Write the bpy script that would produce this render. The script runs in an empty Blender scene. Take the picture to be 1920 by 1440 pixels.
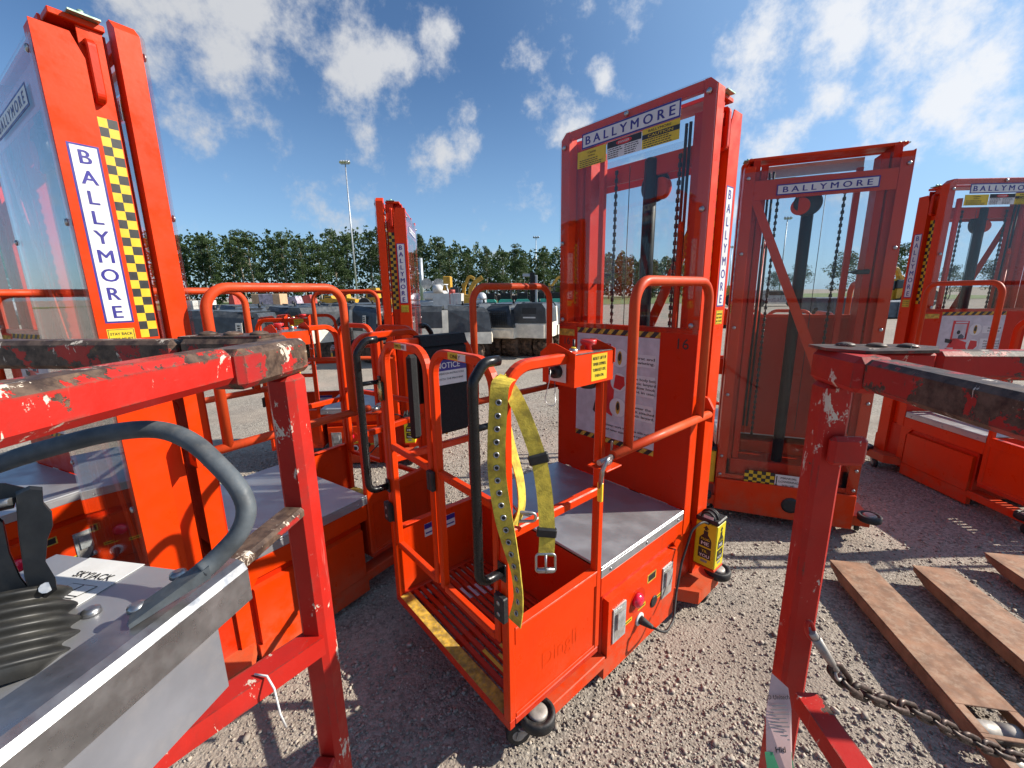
import bpy, bmesh, math, random
import numpy as np
from mathutils import Vector, Matrix

random.seed(7); np.random.seed(7)
scene = bpy.context.scene
col = scene.collection
R_ = math.radians

# ------------------------------------------------------------------ camera
F_PX, PITCH, ROLL, CAM_H = 783.04, 0.213726, -0.014879, 1.475
def cam_axes():
    cp, sp = math.cos(PITCH), math.sin(PITCH)
    fw = Vector((0, cp, -sp)); up = Vector((0, sp, cp)); rt = Vector((1, 0, 0))
    c, s = math.cos(ROLL), math.sin(ROLL)
    return c*rt + s*up, c*up - s*rt, fw
C_RT, C_UP, C_FW = cam_axes()
cam_data = bpy.data.cameras.new('camera')
cam_data.sensor_fit = 'HORIZONTAL'; cam_data.sensor_width = 36.0
cam_data.lens = F_PX/1920*36.0
cam_data.clip_start = 0.02; cam_data.clip_end = 3000
cam = bpy.data.objects.new('camera', cam_data); col.objects.link(cam)
cam.matrix_world = Matrix(((C_RT.x, C_UP.x, -C_FW.x, 0), (C_RT.y, C_UP.y, -C_FW.y, 0), (C_RT.z, C_UP.z, -C_FW.z, CAM_H), (0, 0, 0, 1)))
scene.camera = cam
CAM = Vector((0, 0, CAM_H))
def ray(px, py): px, py = float(px), float(py); return (px-960)/F_PX*C_RT - (py-720)/F_PX*C_UP + C_FW
def dep(px, py, t): return CAM + float(t)*ray(px, py)          # point at forward distance t
def gnd(px, py, z=0.0):
    d = ray(px, py); return CAM + ((z-CAM_H)/d.z)*d      # point at height z
def aty(px, py, Y):
    d = ray(px, py); return CAM + (float(Y)/d.y)*d               # point at world y = Y

# ------------------------------------------------------------------ light
SUN_EL, SUN_AZ = R_(33.0), R_(2.2)                        # direction towards the sun, azimuth from +X
sun_dir = Vector((math.cos(SUN_EL)*math.cos(SUN_AZ), math.cos(SUN_EL)*math.sin(SUN_AZ), math.sin(SUN_EL)))
sd = bpy.data.lights.new('sun', 'SUN'); sd.energy = 5.0; sd.angle = R_(0.53); sd.color = (1.0, 0.93, 0.82)
so = bpy.data.objects.new('sun', sd); col.objects.link(so)
so.rotation_euler = (-sun_dir).to_track_quat('-Z', 'Y').to_euler(); so.location = (20, 0, 30)

class NT:
    """small helper round a node tree"""
    def __init__(s, tree): s.t = tree; s.n = tree.nodes; s.l = tree.links; s.n.clear()
    def node(s, typ, **kw):
        nd = s.n.new(typ)
        for k, v in kw.items():
            if k == 'inp':
                for kk, vv in v.items():
                    if isinstance(vv, bpy.types.NodeSocket): s.l.new(vv, nd.inputs[kk])
                    else: nd.inputs[kk].default_value = vv
            else: setattr(nd, k, v)
        return nd
    def math(s, op, a, b=None, c=None, clamp=False):
        nd = s.n.new('ShaderNodeMath'); nd.operation = op; nd.use_clamp = clamp
        for i, v in enumerate((a, b, c)):
            if v is None: continue
            if isinstance(v, bpy.types.NodeSocket): s.l.new(v, nd.inputs[i])
            else: nd.inputs[i].default_value = v
        return nd.outputs[0]
    def vmath(s, op, a, b=None):
        nd = s.n.new('ShaderNodeVectorMath'); nd.operation = op
        for i, v in enumerate((a, b)):
            if v is None: continue
            if isinstance(v, bpy.types.NodeSocket): s.l.new(v, nd.inputs[i])
            else: nd.inputs[i].default_value = v
        return nd
    def noise(s, vec, scale, detail=4, rough=0.55, dist=0.0):
        nd = s.n.new('ShaderNodeTexNoise'); nd.inputs['Scale'].default_value = scale
        nd.inputs['Detail'].default_value = detail; nd.inputs['Roughness'].default_value = rough
        nd.inputs['Distortion'].default_value = dist
        if vec is not None: s.l.new(vec, nd.inputs['Vector'])
        return nd.outputs[0]
    def ramp(s, fac, a, b, lo=0.0, hi=1.0):
        nd = s.n.new('ShaderNodeMapRange'); nd.interpolation_type = 'SMOOTHSTEP'
        s.l.new(fac, nd.inputs[0])
        for i, v in zip((1, 2, 3, 4), (a, b, lo, hi)): nd.inputs[i].default_value = v
        return nd.outputs[0]
    def mix(s, fac, a, b):
        nd = s.n.new('ShaderNodeMix'); nd.data_type = 'RGBA'
        for sock, v in ((nd.inputs[0], fac), (nd.inputs[6], a), (nd.inputs[7], b)):
            if isinstance(v, bpy.types.NodeSocket): s.l.new(v, sock)
            elif isinstance(v, (int, float)): sock.default_value = v
            else: sock.default_value = (*v[:3], 1)
        return nd.outputs[2]

world = bpy.data.worlds.new('World'); scene.world = world; world.use_nodes = True
w = NT(world.node_tree)
sky = w.node('ShaderNodeTexSky'); sky.sky_type = 'NISHITA'; sky.sun_disc = False
sky.sun_elevation = SUN_EL; sky.sun_rotation = R_(90.0) - SUN_AZ
sky.air_density = 1.0; sky.dust_density = 0.6; sky.ozone_density = 2.2; sky.altitude = 100
tc = w.node('ShaderNodeTexCoord')
dirn = w.vmath('NORMALIZE', tc.outputs['Generated']).outputs[0]
sep = w.node('ShaderNodeSeparateXYZ', inp={0: dirn})
zz = w.math('ADD', w.math('MAXIMUM', sep.outputs[2], 0.0), 0.10)
uv = w.node('ShaderNodeCombineXYZ', inp={0: w.math('DIVIDE', sep.outputs[0], zz), 1: w.math('DIVIDE', sep.outputs[1], zz), 2: 0.0}).outputs[0]
n_big = w.noise(uv, 0.9, 2, 0.5)
n_dir = w.noise(dirn, 10.0, 6, 0.64, 0.0)
CLOUDS = [(370, 60, .23, .75), (430, 150, .15, .6), (680, 110, .15, .85), (825, 75, .07, .8), (490, 20, .14, .6), (1045, 225, .11, .85), (1130, 135, .05, .8), (830, 300, .10, .6), (690, 258, .09, .55), (600, 385, .16, .42),
          (1440, 120, .13, .8), (1570, 80, .13, .85), (1720, 50, .15, .9), (1850, 120, .16, .75), (1650, 215, .07, .8), (1560, 180, .08, .7), (1450, 285, .09, .7), (1780, 190, .08, .7), (1900, 290, .11, .55)]
blob = None
for (px, py, rad, amp) in CLOUDS:
    c = ray(px, py).normalized()
    dd = w.vmath('DISTANCE', dirn, tuple(c)).outputs['Value']
    g = w.math('MULTIPLY_ADD', dd, -amp/rad, amp)
    blob = g if blob is None else w.math('MAXIMUM', blob, g)
blob = w.math('MAXIMUM', blob, w.math('MULTIPLY_ADD', n_big, 1.5, -0.72))
blob = w.ramp(blob, 0.0, 0.75)
dens = w.math('ADD', n_dir, w.math('MULTIPLY', blob, 0.26))
mask = w.ramp(dens, 0.545, 0.82, 0.0, 0.90)
hor = w.ramp(sep.outputs[2], 0.0, 0.05)
mask = w.math('MULTIPLY', mask, hor)
towards = w.vmath('DOT_PRODUCT', dirn, tuple(sun_dir)).outputs['Value']
c_val = w.ramp(towards, -0.3, 0.95, 6.2, 8.8)
c_col = w.node('ShaderNodeCombineXYZ', inp={0: w.math('MULTIPLY', c_val, 0.985), 1: c_val, 2: w.math('MULTIPLY', c_val, 1.03)}).outputs[0]
# thin veil of high moisture that brightens the sky towards the sun and the horizon
veil = w.math('ADD', w.ramp(towards, 0.2, 0.95, 0.0, 0.6), w.ramp(sep.outputs[2], 0.45, 0.0, 0.0, 0.34))
sky_t = w.vmath('MULTIPLY', sky.outputs[0], (0.78, 1.0, 1.20)).outputs[0]      # deep clear blue, as in the photograph
sky_c = w.mix(veil, sky_t, (4.2, 6.7, 10.0))
bg = w.node('ShaderNodeBackground', inp={'Color': w.mix(mask, sky_c, c_col), 'Strength': 0.063})
wo = w.node('ShaderNodeOutputWorld'); w.l.new(bg.outputs[0], wo.inputs[0])

scene.view_settings.view_transform = 'Standard'; scene.view_settings.look = 'None'
scene.view_settings.exposure = 0.8; scene.view_settings.gamma = 1.0
try: scene.view_settings.use_curve_mapping = False
except Exception: pass
scene.render.engine = 'CYCLES'
world.cycles.sampling_method = 'MANUAL'; world.cycles.sample_map_resolution = 512
scene.cycles.max_bounces = 6; scene.cycles.diffuse_bounces = 3; scene.cycles.glossy_bounces = 3; scene.cycles.transparent_max_bounces = 24
scene.render.resolution_x = 1024; scene.render.resolution_y = 768

# ------------------------------------------------------------------ materials
MATS = {}
def new_mat(name):
    m = bpy.data.materials.new(name); m.use_nodes = True; MATS[name] = m
    return m, NT(m.node_tree)
def finish(nt, bsdf):
    o = nt.node('ShaderNodeOutputMaterial'); nt.l.new(bsdf, o.inputs[0])
def plain(name, c, rough=0.5, metal=0.0, var=0.12, scale=9.0, dust=0.0, bump=0.0, bscale=60.0, coat=0.0, spec=0.5, dust_col=(0.36, 0.31, 0.25)):
    m, nt = new_mat(name)
    tcn = nt.node('ShaderNodeTexCoord'); ob = tcn.outputs['Object']
    n1 = nt.noise(ob, scale, 5, 0.6)
    dark = tuple(x*(1-var*1.6) for x in c); lite = tuple(min(1, x*(1+var)) for x in c)
    cc = nt.mix(nt.ramp(n1, 0.3, 0.72), dark, lite)
    if dust:
        geo = nt.node('ShaderNodeNewGeometry'); sp = nt.node('ShaderNodeSeparateXYZ', inp={0: geo.outputs['Normal']})
        up = nt.ramp(sp.outputs[2], 0.1, 0.95, 0.25, 1.0)
        n2 = nt.noise(ob, scale*2.3, 6, 0.7)
        cc = nt.mix(nt.math('MULTIPLY', nt.math('MULTIPLY', nt.ramp(n2, 0.42, 0.7), up), dust), cc, dust_col)
    b = nt.node('ShaderNodeBsdfPrincipled', inp={'Base Color': cc, 'Metallic': metal})
    n3 = nt.noise(ob, scale*3.1, 4, 0.6)
    nt.l.new(nt.ramp(n3, 0.25, 0.75, max(0.03, rough-0.1), min(1, rough+0.12)), b.inputs['Roughness'])
    b.inputs['Coat Weight'].default_value = coat; b.inputs['Coat Roughness'].default_value = 0.12
    b.inputs['Specular IOR Level'].default_value = spec
    if bump:
        nb = nt.noise(ob, bscale, 3, 0.6)
        bp = nt.node('ShaderNodeBump', inp={'Height': nb, 'Strength': bump, 'Distance': 0.004})
        nt.l.new(bp.outputs[0], b.inputs['Normal'])
    finish(nt, b.outputs[0]); return m

def paint(name, c, fade, chips=0.5, rust=(0.09, 0.045, 0.028), rough=0.33, dirt=0.25):
    """machine enamel: slightly faded, scuffed, with chips down to dark metal and dust on upward faces"""
    m, nt = new_mat(name)
    ob = nt.node('ShaderNodeTexCoord').outputs['Object']
    geo = nt.node('ShaderNodeNewGeometry'); sp = nt.node('ShaderNodeSeparateXYZ', inp={0: geo.outputs['Normal']})
    cc = nt.mix(nt.ramp(nt.noise(ob, 3.2, 5, 0.6), 0.3, 0.75), c, fade)
    st = nt.vmath('MULTIPLY', ob, (14.0, 14.0, 2.2)).outputs[0]
    cc = nt.mix(nt.math('MULTIPLY', nt.ramp(nt.noise(st, 1.6, 5, 0.7), 0.52, 0.8), dirt), cc, (0.18, 0.035, 0.012))
    up = nt.ramp(sp.outputs[2], 0.3, 0.95)
    cc = nt.mix(nt.math('MULTIPLY', nt.math('MULTIPLY', up, nt.ramp(nt.noise(ob, 11, 5, 0.65), 0.3, 0.75)), 0.16), cc, (0.34, 0.10, 0.05))
    sc = nt.ramp(nt.noise(nt.vmath('MULTIPLY', ob, (55.0, 70.0, 30.0)).outputs[0], 1.0, 3, 0.6, 0.6), 0.71, 0.755)
    sc2 = nt.math('MULTIPLY', sc, nt.ramp(nt.noise(ob, 6.0, 2, 0.5), 0.42, 0.62))
    cc = nt.mix(nt.math('MULTIPLY', sc2, chips), cc, rust)
    obz = nt.node('ShaderNodeSeparateXYZ', inp={0: ob}).outputs[2]
    lowd = nt.math('MULTIPLY', nt.ramp(obz, 0.34, 0.02), nt.ramp(nt.noise(ob, 9, 6, 0.7), 0.36, 0.68))        # yard dust thrown up on the lowest parts
    cc = nt.mix(nt.math('MULTIPLY', lowd, 0.42), cc, (0.27, 0.15, 0.09))
    b = nt.node('ShaderNodeBsdfPrincipled', inp={'Base Color': cc})
    nt.l.new(nt.ramp(nt.noise(ob, 14, 5, 0.65), 0.25, 0.8, rough-0.08, rough+0.22), b.inputs['Roughness'])
    b.inputs['Specular IOR Level'].default_value = 0.2
    bp = nt.node('ShaderNodeBump', inp={'Height': nt.noise(ob, 38, 3, 0.6), 'Strength': 0.06, 'Distance': 0.006})
    nt.l.new(bp.outputs[0], b.inputs['Normal'])
    finish(nt, b.outputs[0]); return m

def worn_red(name, wear=0.5, base=(0.37, 0.011, 0.006)):
    """old scissor-lift rail: red over dark rusty steel, scraped on the top, with pale primer scars"""
    m, nt = new_mat(name)
    ob = nt.node('ShaderNodeTexCoord').outputs['Object']
    geo = nt.node('ShaderNodeNewGeometry'); sp = nt.node('ShaderNodeSeparateXYZ', inp={0: geo.outputs['Normal']})
    red = nt.mix(nt.ramp(nt.noise(ob, 7, 5, 0.6), 0.3, 0.75), base, (0.42, 0.020, 0.014))
    red = nt.mix(nt.math('MULTIPLY', nt.ramp(nt.noise(ob, 10, 6, 0.7, 0.4), 0.46, 0.72), 0.45), red, (0.17, 0.022, 0.018))        # grime film
    s1 = nt.ramp(nt.noise(nt.vmath('MULTIPLY', ob, (150.0, 9.0, 150.0)).outputs[0], 1.0, 3, 0.6), 0.66, 0.72)
    s2 = nt.ramp(nt.noise(nt.vmath('MULTIPLY', ob, (130.0, 130.0, 8.0)).outputs[0], 1.0, 3, 0.6), 0.67, 0.73)
    red = nt.mix(nt.math('MULTIPLY', nt.math('MULTIPLY', nt.math('MAXIMUM', s1, s2), nt.ramp(nt.noise(ob, 8, 3, 0.6), 0.45, 0.65)), 0.6), red, (0.50, 0.17, 0.14))     # scratches
    rst = nt.mix(nt.ramp(nt.noise(ob, 55, 6, 0.7), 0.3, 0.7), (0.028, 0.017, 0.014), (0.12, 0.078, 0.055))
    rst = nt.mix(nt.math('MULTIPLY', nt.ramp(nt.noise(ob, 24, 5, 0.7), 0.55, 0.72), 0.7), rst, (0.22, 0.13, 0.07))
    up = nt.ramp(sp.outputs[2], 0.25, 0.9)
    n = nt.noise(ob, 15, 7, 0.68, 0.25)
    bv = nt.node('ShaderNodeBevel', inp={'Radius': 0.006}); bv.samples = 3
    edge = nt.ramp(nt.vmath('DOT_PRODUCT', bv.outputs[0], geo.outputs['True Normal']).outputs['Value'], 0.995, 0.86)
    thr = nt.math('ADD', nt.math('SUBTRACT', n, 0.74 - wear*0.20), nt.math('ADD', nt.math('MULTIPLY', up, 0.12), nt.math('MULTIPLY', edge, 0.13)))
    cc = nt.mix(nt.ramp(thr, 0.0, 0.012), red, rst)
    n2 = nt.noise(nt.vmath('MULTIPLY', ob, (26.0, 26.0, 12.0)).outputs[0], 1.0, 7, 0.75, 0.4)
    cc = nt.mix(nt.ramp(n2, 0.605, 0.63), cc, (0.55, 0.47, 0.38))
    sp2 = nt.ramp(nt.noise(ob, 140, 3, 0.5), 0.72, 0.76)
    cc = nt.mix(nt.math('MULTIPLY', sp2, 0.8), cc, (0.12, 0.06, 0.04))
    b = nt.node('ShaderNodeBsdfPrincipled', inp={'Base Color': cc})
    b.inputs['Specular IOR Level'].default_value = 0.25
    nt.l.new(nt.ramp(n, 0.3, 0.7, 0.34, 0.62), b.inputs['Roughness'])
    hgt = nt.math('ADD', nt.ramp(thr, 0.0, 0.02, 1.0, 0.0), nt.math('MULTIPLY', nt.noise(ob, 120, 4, 0.7), 0.35))
    bp = nt.node('ShaderNodeBump', inp={'Height': hgt, 'Strength': 0.5, 'Distance': 0.0015})
    nt.l.new(bp.outputs[0], b.inputs['Normal'])
    finish(nt, b.outputs[0]); return m

def clear_sheet(name, tint=(0.93, 0.94, 0.94), haze=0.007):
    m, nt = new_mat(name)
    ob = nt.node('ShaderNodeTexCoord').outputs['Object']
    tr = nt.node('ShaderNodeBsdfTransparent', inp={'Color': (*tint, 1)})
    gl = nt.node('ShaderNodeBsdfGlossy', inp={'Color': (1, 1, 1, 1), 'Roughness': 0.02})
    bp = nt.node('ShaderNodeBump', inp={'Height': nt.noise(ob, 3.0, 2, 0.5), 'Strength': 0.012, 'Distance': 0.02})
    nt.l.new(bp.outputs[0], gl.inputs['Normal'])
    bf = nt.node('ShaderNodeNewGeometry').outputs['Backfacing']
    fr = nt.node('ShaderNodeFresnel', inp={'IOR': nt.math('MULTIPLY_ADD', bf, 1/1.33-1.33, 1.33)})   # same air-to-sheet ratio on both faces of the thin sheet
    m1 = nt.node('ShaderNodeMixShader'); nt.l.new(nt.math('MULTIPLY', fr.outputs[0], 1.0), m1.inputs[0]); nt.l.new(tr.outputs[0], m1.inputs[1]); nt.l.new(gl.outputs[0], m1.inputs[2])
    df = nt.node('ShaderNodeBsdfDiffuse', inp={'Color': (0.55, 0.53, 0.52, 1)})
    scr = nt.noise(nt.vmath('MULTIPLY', ob, (9.0, 9.0, 3.0)).outputs[0], 1.5, 8, 0.75, 0.8)
    m2 = nt.node('ShaderNodeMixShader'); nt.l.new(nt.ramp(scr, 0.35, 0.8, haze*0.4, haze*2.2), m2.inputs[0]); nt.l.new(m1.outputs[0], m2.inputs[1]); nt.l.new(df.outputs[0], m2.inputs[2])
    finish(nt, m2.outputs[0]); return m

paint('orange', (0.58, 0.032, 0.0008), (0.62, 0.040, 0.0015), chips=0.55)
paint('orange_deep', (0.47, 0.016, 0.0008), (0.51, 0.022, 0.0015), chips=0.6, dirt=0.3)
paint('orange_scuffed', (0.50, 0.040, 0.006), (0.52, 0.075, 0.02), chips=0.95, dirt=0.55, rough=0.45)
worn_red('red_rail', 0.62); worn_red('red_post', 0.22); worn_red('rust_rail', 1.25, (0.28, 0.02, 0.02))
clear_sheet('acrylic')
plain('deck_steel', (0.44, 0.445, 0.46), 0.45, 0.75, 0.06, 3, dust=0.12, bump=0.05, dust_col=(0.42, 0.40, 0.37))
plain('bright_steel', (0.40, 0.40, 0.40), 0.36, 0.95, 0.08, 30)
plain('brass', (0.62, 0.46, 0.20), 0.3, 0.9, 0.12, 30)
plain('black_paint', (0.006, 0.006, 0.007), 0.3, 0.0, 0.2, 30, dust=0.03, spec=0.35)
plain('black_rubber', (0.012, 0.012, 0.013), 0.6, 0.0, 0.25, 25, dust=0.10, bump=0.1)
plain('boot_rubber', (0.020, 0.020, 0.019), 0.5, 0.0, 0.3, 18, dust=0.3, bump=0.05, dust_col=(0.10, 0.095, 0.075))
plain('lip_steel', (0.40, 0.40, 0.41), 0.33, 0.9, 0.18, 16, dust=0.2, dust_col=(0.16, 0.13, 0.10))
plain('dark_hose', (0.010, 0.010, 0.011), 0.5, 0.0, 0.15, 20, spec=0.3)
plain('black_foam', (0.007, 0.007, 0.008), 0.85, 0.0, 0.35, 120, bump=0.3, bscale=240)
plain('grey_hub', (0.34, 0.31, 0.28), 0.55, 0.3, 0.2, 30, dust=0.4)
plain('dark_steel', (0.022, 0.021, 0.021), 0.45, 0.15, 0.25, 40, dust=0.08, spec=0.35)
plain('cylinder_black', (0.010, 0.013, 0.017), 0.42, 0.0, 0.1, 3, spec=0.25)
plain('sticker_white', (0.60, 0.595, 0.58), 0.4, 0, 0.06, 14, dust=0.15)
plain('sticker_yellow', (0.60, 0.43, 0.012), 0.4, 0, 0.08, 14, dust=0.12)
plain('ink_blue', (0.028, 0.022, 0.20), 0.4, 0, 0.1, 14)
plain('ink_black', (0.015, 0.015, 0.015), 0.45, 0, 0.1, 14)
plain('ink_red', (0.55, 0.02, 0.02), 0.4, 0, 0.1, 14)
plain('ink_grey', (0.22, 0.22, 0.22), 0.5, 0, 0.1, 14)
plain('poster', (0.50, 0.48, 0.50), 0.45, 0, 0.10, 18, dust=0.2)
plain('poster_line', (0.45, 0.43, 0.45), 0.45, 0, 0.1, 18)
plain('tape_yellow', (0.52, 0.31, 0.03), 0.7, 0, 0.35, 40, dust=0.6, dust_col=(0.30, 0.20, 0.10))
plain('red_lens', (0.70, 0.01, 0.05), 0.2, 0, 0.1, 10, coat=0.5)
plain('webbing', (0.58, 0.43, 0.045), 0.75, 0, 0.3, 30, dust=0.25, dust_col=(0.40, 0.29, 0.05), bump=0.25, bscale=260)
plain('caddy_yellow', (0.62, 0.50, 0.012), 0.35, 0, 0.06, 12)
plain('safety_yellow', (0.80, 0.58, 0.03), 0.35, 0, 0.1, 20)
plain('grey_tube', (0.062, 0.075, 0.086), 0.6, 0.0, 0.2, 40, dust=0.12, bump=0.08)
plain('grey_panel', (0.155, 0.157, 0.175), 0.45, 0.0, 0.12, 8, dust=0.45, dust_col=(0.40, 0.33, 0.26))
plain('black_plastic', (0.013, 0.013, 0.014), 0.5, 0, 0.3, 22, dust=0.3, bump=0.12, dust_col=(0.07, 0.065, 0.06))
plain('fork_rust', (0.25, 0.125, 0.068), 0.75, 0.0, 0.22, 13, dust=0.5, bump=0.12, bscale=120, dust_col=(0.40, 0.285, 0.195))
plain('chain_rust', (0.06, 0.035, 0.028), 0.5, 0.5, 0.45, 60, dust=0.25)
plain('tag_pink', (0.55, 0.36, 0.33), 0.7, 0, 0.08, 20)
plain('tag_green', (0.05, 0.28, 0.13), 0.7, 0, 0.1, 20)
plain('clear_grey', (0.45, 0.47, 0.47), 0.2, 0.4, 0.2, 30)
plain('green_glint', (0.35, 0.50, 0.36), 0.35, 0.4, 0.2, 30)
plain('roller_dark', (0.042, 0.047, 0.053), 0.38, 0, 0.25, 6, dust=0.3, dust_col=(0.20, 0.19, 0.17))
plain('roller_white', (0.76, 0.70, 0.58), 0.5, 0, 0.14, 6, dust=0.4, dust_col=(0.40, 0.30, 0.20))
plain('drum_rust', (0.11, 0.065, 0.042), 0.85, 0, 0.55, 9, dust=0.5, bump=0.5, bscale=30, dust_col=(0.24, 0.17, 0.11))
plain('tank_white', (0.55, 0.53, 0.50), 0.4, 0, 0.1, 5, dust=0.3)
plain('plant_yellow', (0.50, 0.27, 0.015), 0.45, 0, 0.16, 5, dust=0.35)
plain('aqua', (0.03, 0.36, 0.27), 0.45, 0, 0.12, 5, dust=0.25)
plain('galvanised', (0.42, 0.44, 0.46), 0.45, 0.5, 0.15, 4)
plain('lamp_glass', (0.55, 0.56, 0.56), 0.15, 0.5, 0.15, 12)
plain('dumpster_blue', (0.06, 0.085, 0.11), 0.6, 0, 0.25, 4, dust=0.35)
plain('scrap_red', (0.40, 0.05, 0.035), 0.6, 0, 0.25, 3, dust=0.3)
plain('carton', (0.48, 0.31, 0.18), 0.8, 0, 0.15, 3)
plain('pallet_wood', (0.40, 0.32, 0.22), 0.85, 0, 0.3, 4)
plain('block_grey', (0.42, 0.41, 0.38), 0.85, 0, 0.2, 4)
plain('car_grey', (0.35, 0.36, 0.38), 0.3, 0.4, 0.1, 2)
plain('car_glass', (0.02, 0.025, 0.03), 0.1, 0.0, 0.1, 2)
plain('wrap_film', (0.42, 0.36, 0.42), 0.25, 0, 0.3, 5)
plain('bark', (0.24, 0.205, 0.16), 0.9, 0, 0.35, 1.2, bump=0.4, bscale=8)
def leaf_mat(name, a, b_, scale):
    m, nt = new_mat(name)
    ob = nt.node('ShaderNodeTexCoord').outputs['Object']
    oi = nt.node('ShaderNodeObjectInfo')
    cc = nt.mix(nt.ramp(nt.noise(ob, scale, 4, 0.6), 0.32, 0.68), a, b_)
    cc = nt.mix(nt.math('MULTIPLY', oi.outputs['Random'], 0.35), cc, (0.075, 0.115, 0.022))
    b = nt.node('ShaderNodeBsdfPrincipled', inp={'Base Color': cc, 'Roughness': 0.65})
    t = nt.node('ShaderNodeBsdfTranslucent', inp={'Color': cc})
    mx = nt.node('ShaderNodeMixShader', inp={0: 0.25}); nt.l.new(b.outputs[0], mx.inputs[1]); nt.l.new(t.outputs[0], mx.inputs[2])
    finish(nt, mx.outputs[0]); return m
leaf_mat('leaf_dark', (0.018, 0.040, 0.012), (0.045, 0.080, 0.020), 0.5)
leaf_mat('leaf_mid', (0.028, 0.058, 0.015), (0.070, 0.115, 0.026), 0.5)

# ------------------------------------------------------------------ mesh helpers
V = Vector
def fillet(pts, r, n=6, closed=False):
    pts = [V(p) for p in pts]; out = []
    N = len(pts)
    for i, p in enumerate(pts):
        if not closed and i in (0, N-1): out.append(p); continue
        a = (pts[(i-1) % N]-p); b = (pts[(i+1) % N]-p)
        la, lb = a.length, b.length; a.normalize(); b.normalize()
        ang = a.angle(b)
        if ang > 3.1: out.append(p); continue
        d = min(r/math.tan(ang/2), la*0.49, lb*0.49); rr = d*math.tan(ang/2)
        c = p + (a+b).normalized()*(rr/math.sin(ang/2))
        s = p + a*d - c; e = p + b*d - c
        tot = s.angle(e); ax = s.cross(e).normalized()
        for k in range(n+1): out.append(c + Matrix.Rotation(tot*k/n, 3, ax) @ s)
    return out
def arc_pts(c, r, a0, a1, n, ax1, ax2):
    return [V(c) + r*(math.cos(a0+(a1-a0)*i/n)*V(ax1) + math.sin(a0+(a1-a0)*i/n)*V(ax2)) for i in range(n+1)]

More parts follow.
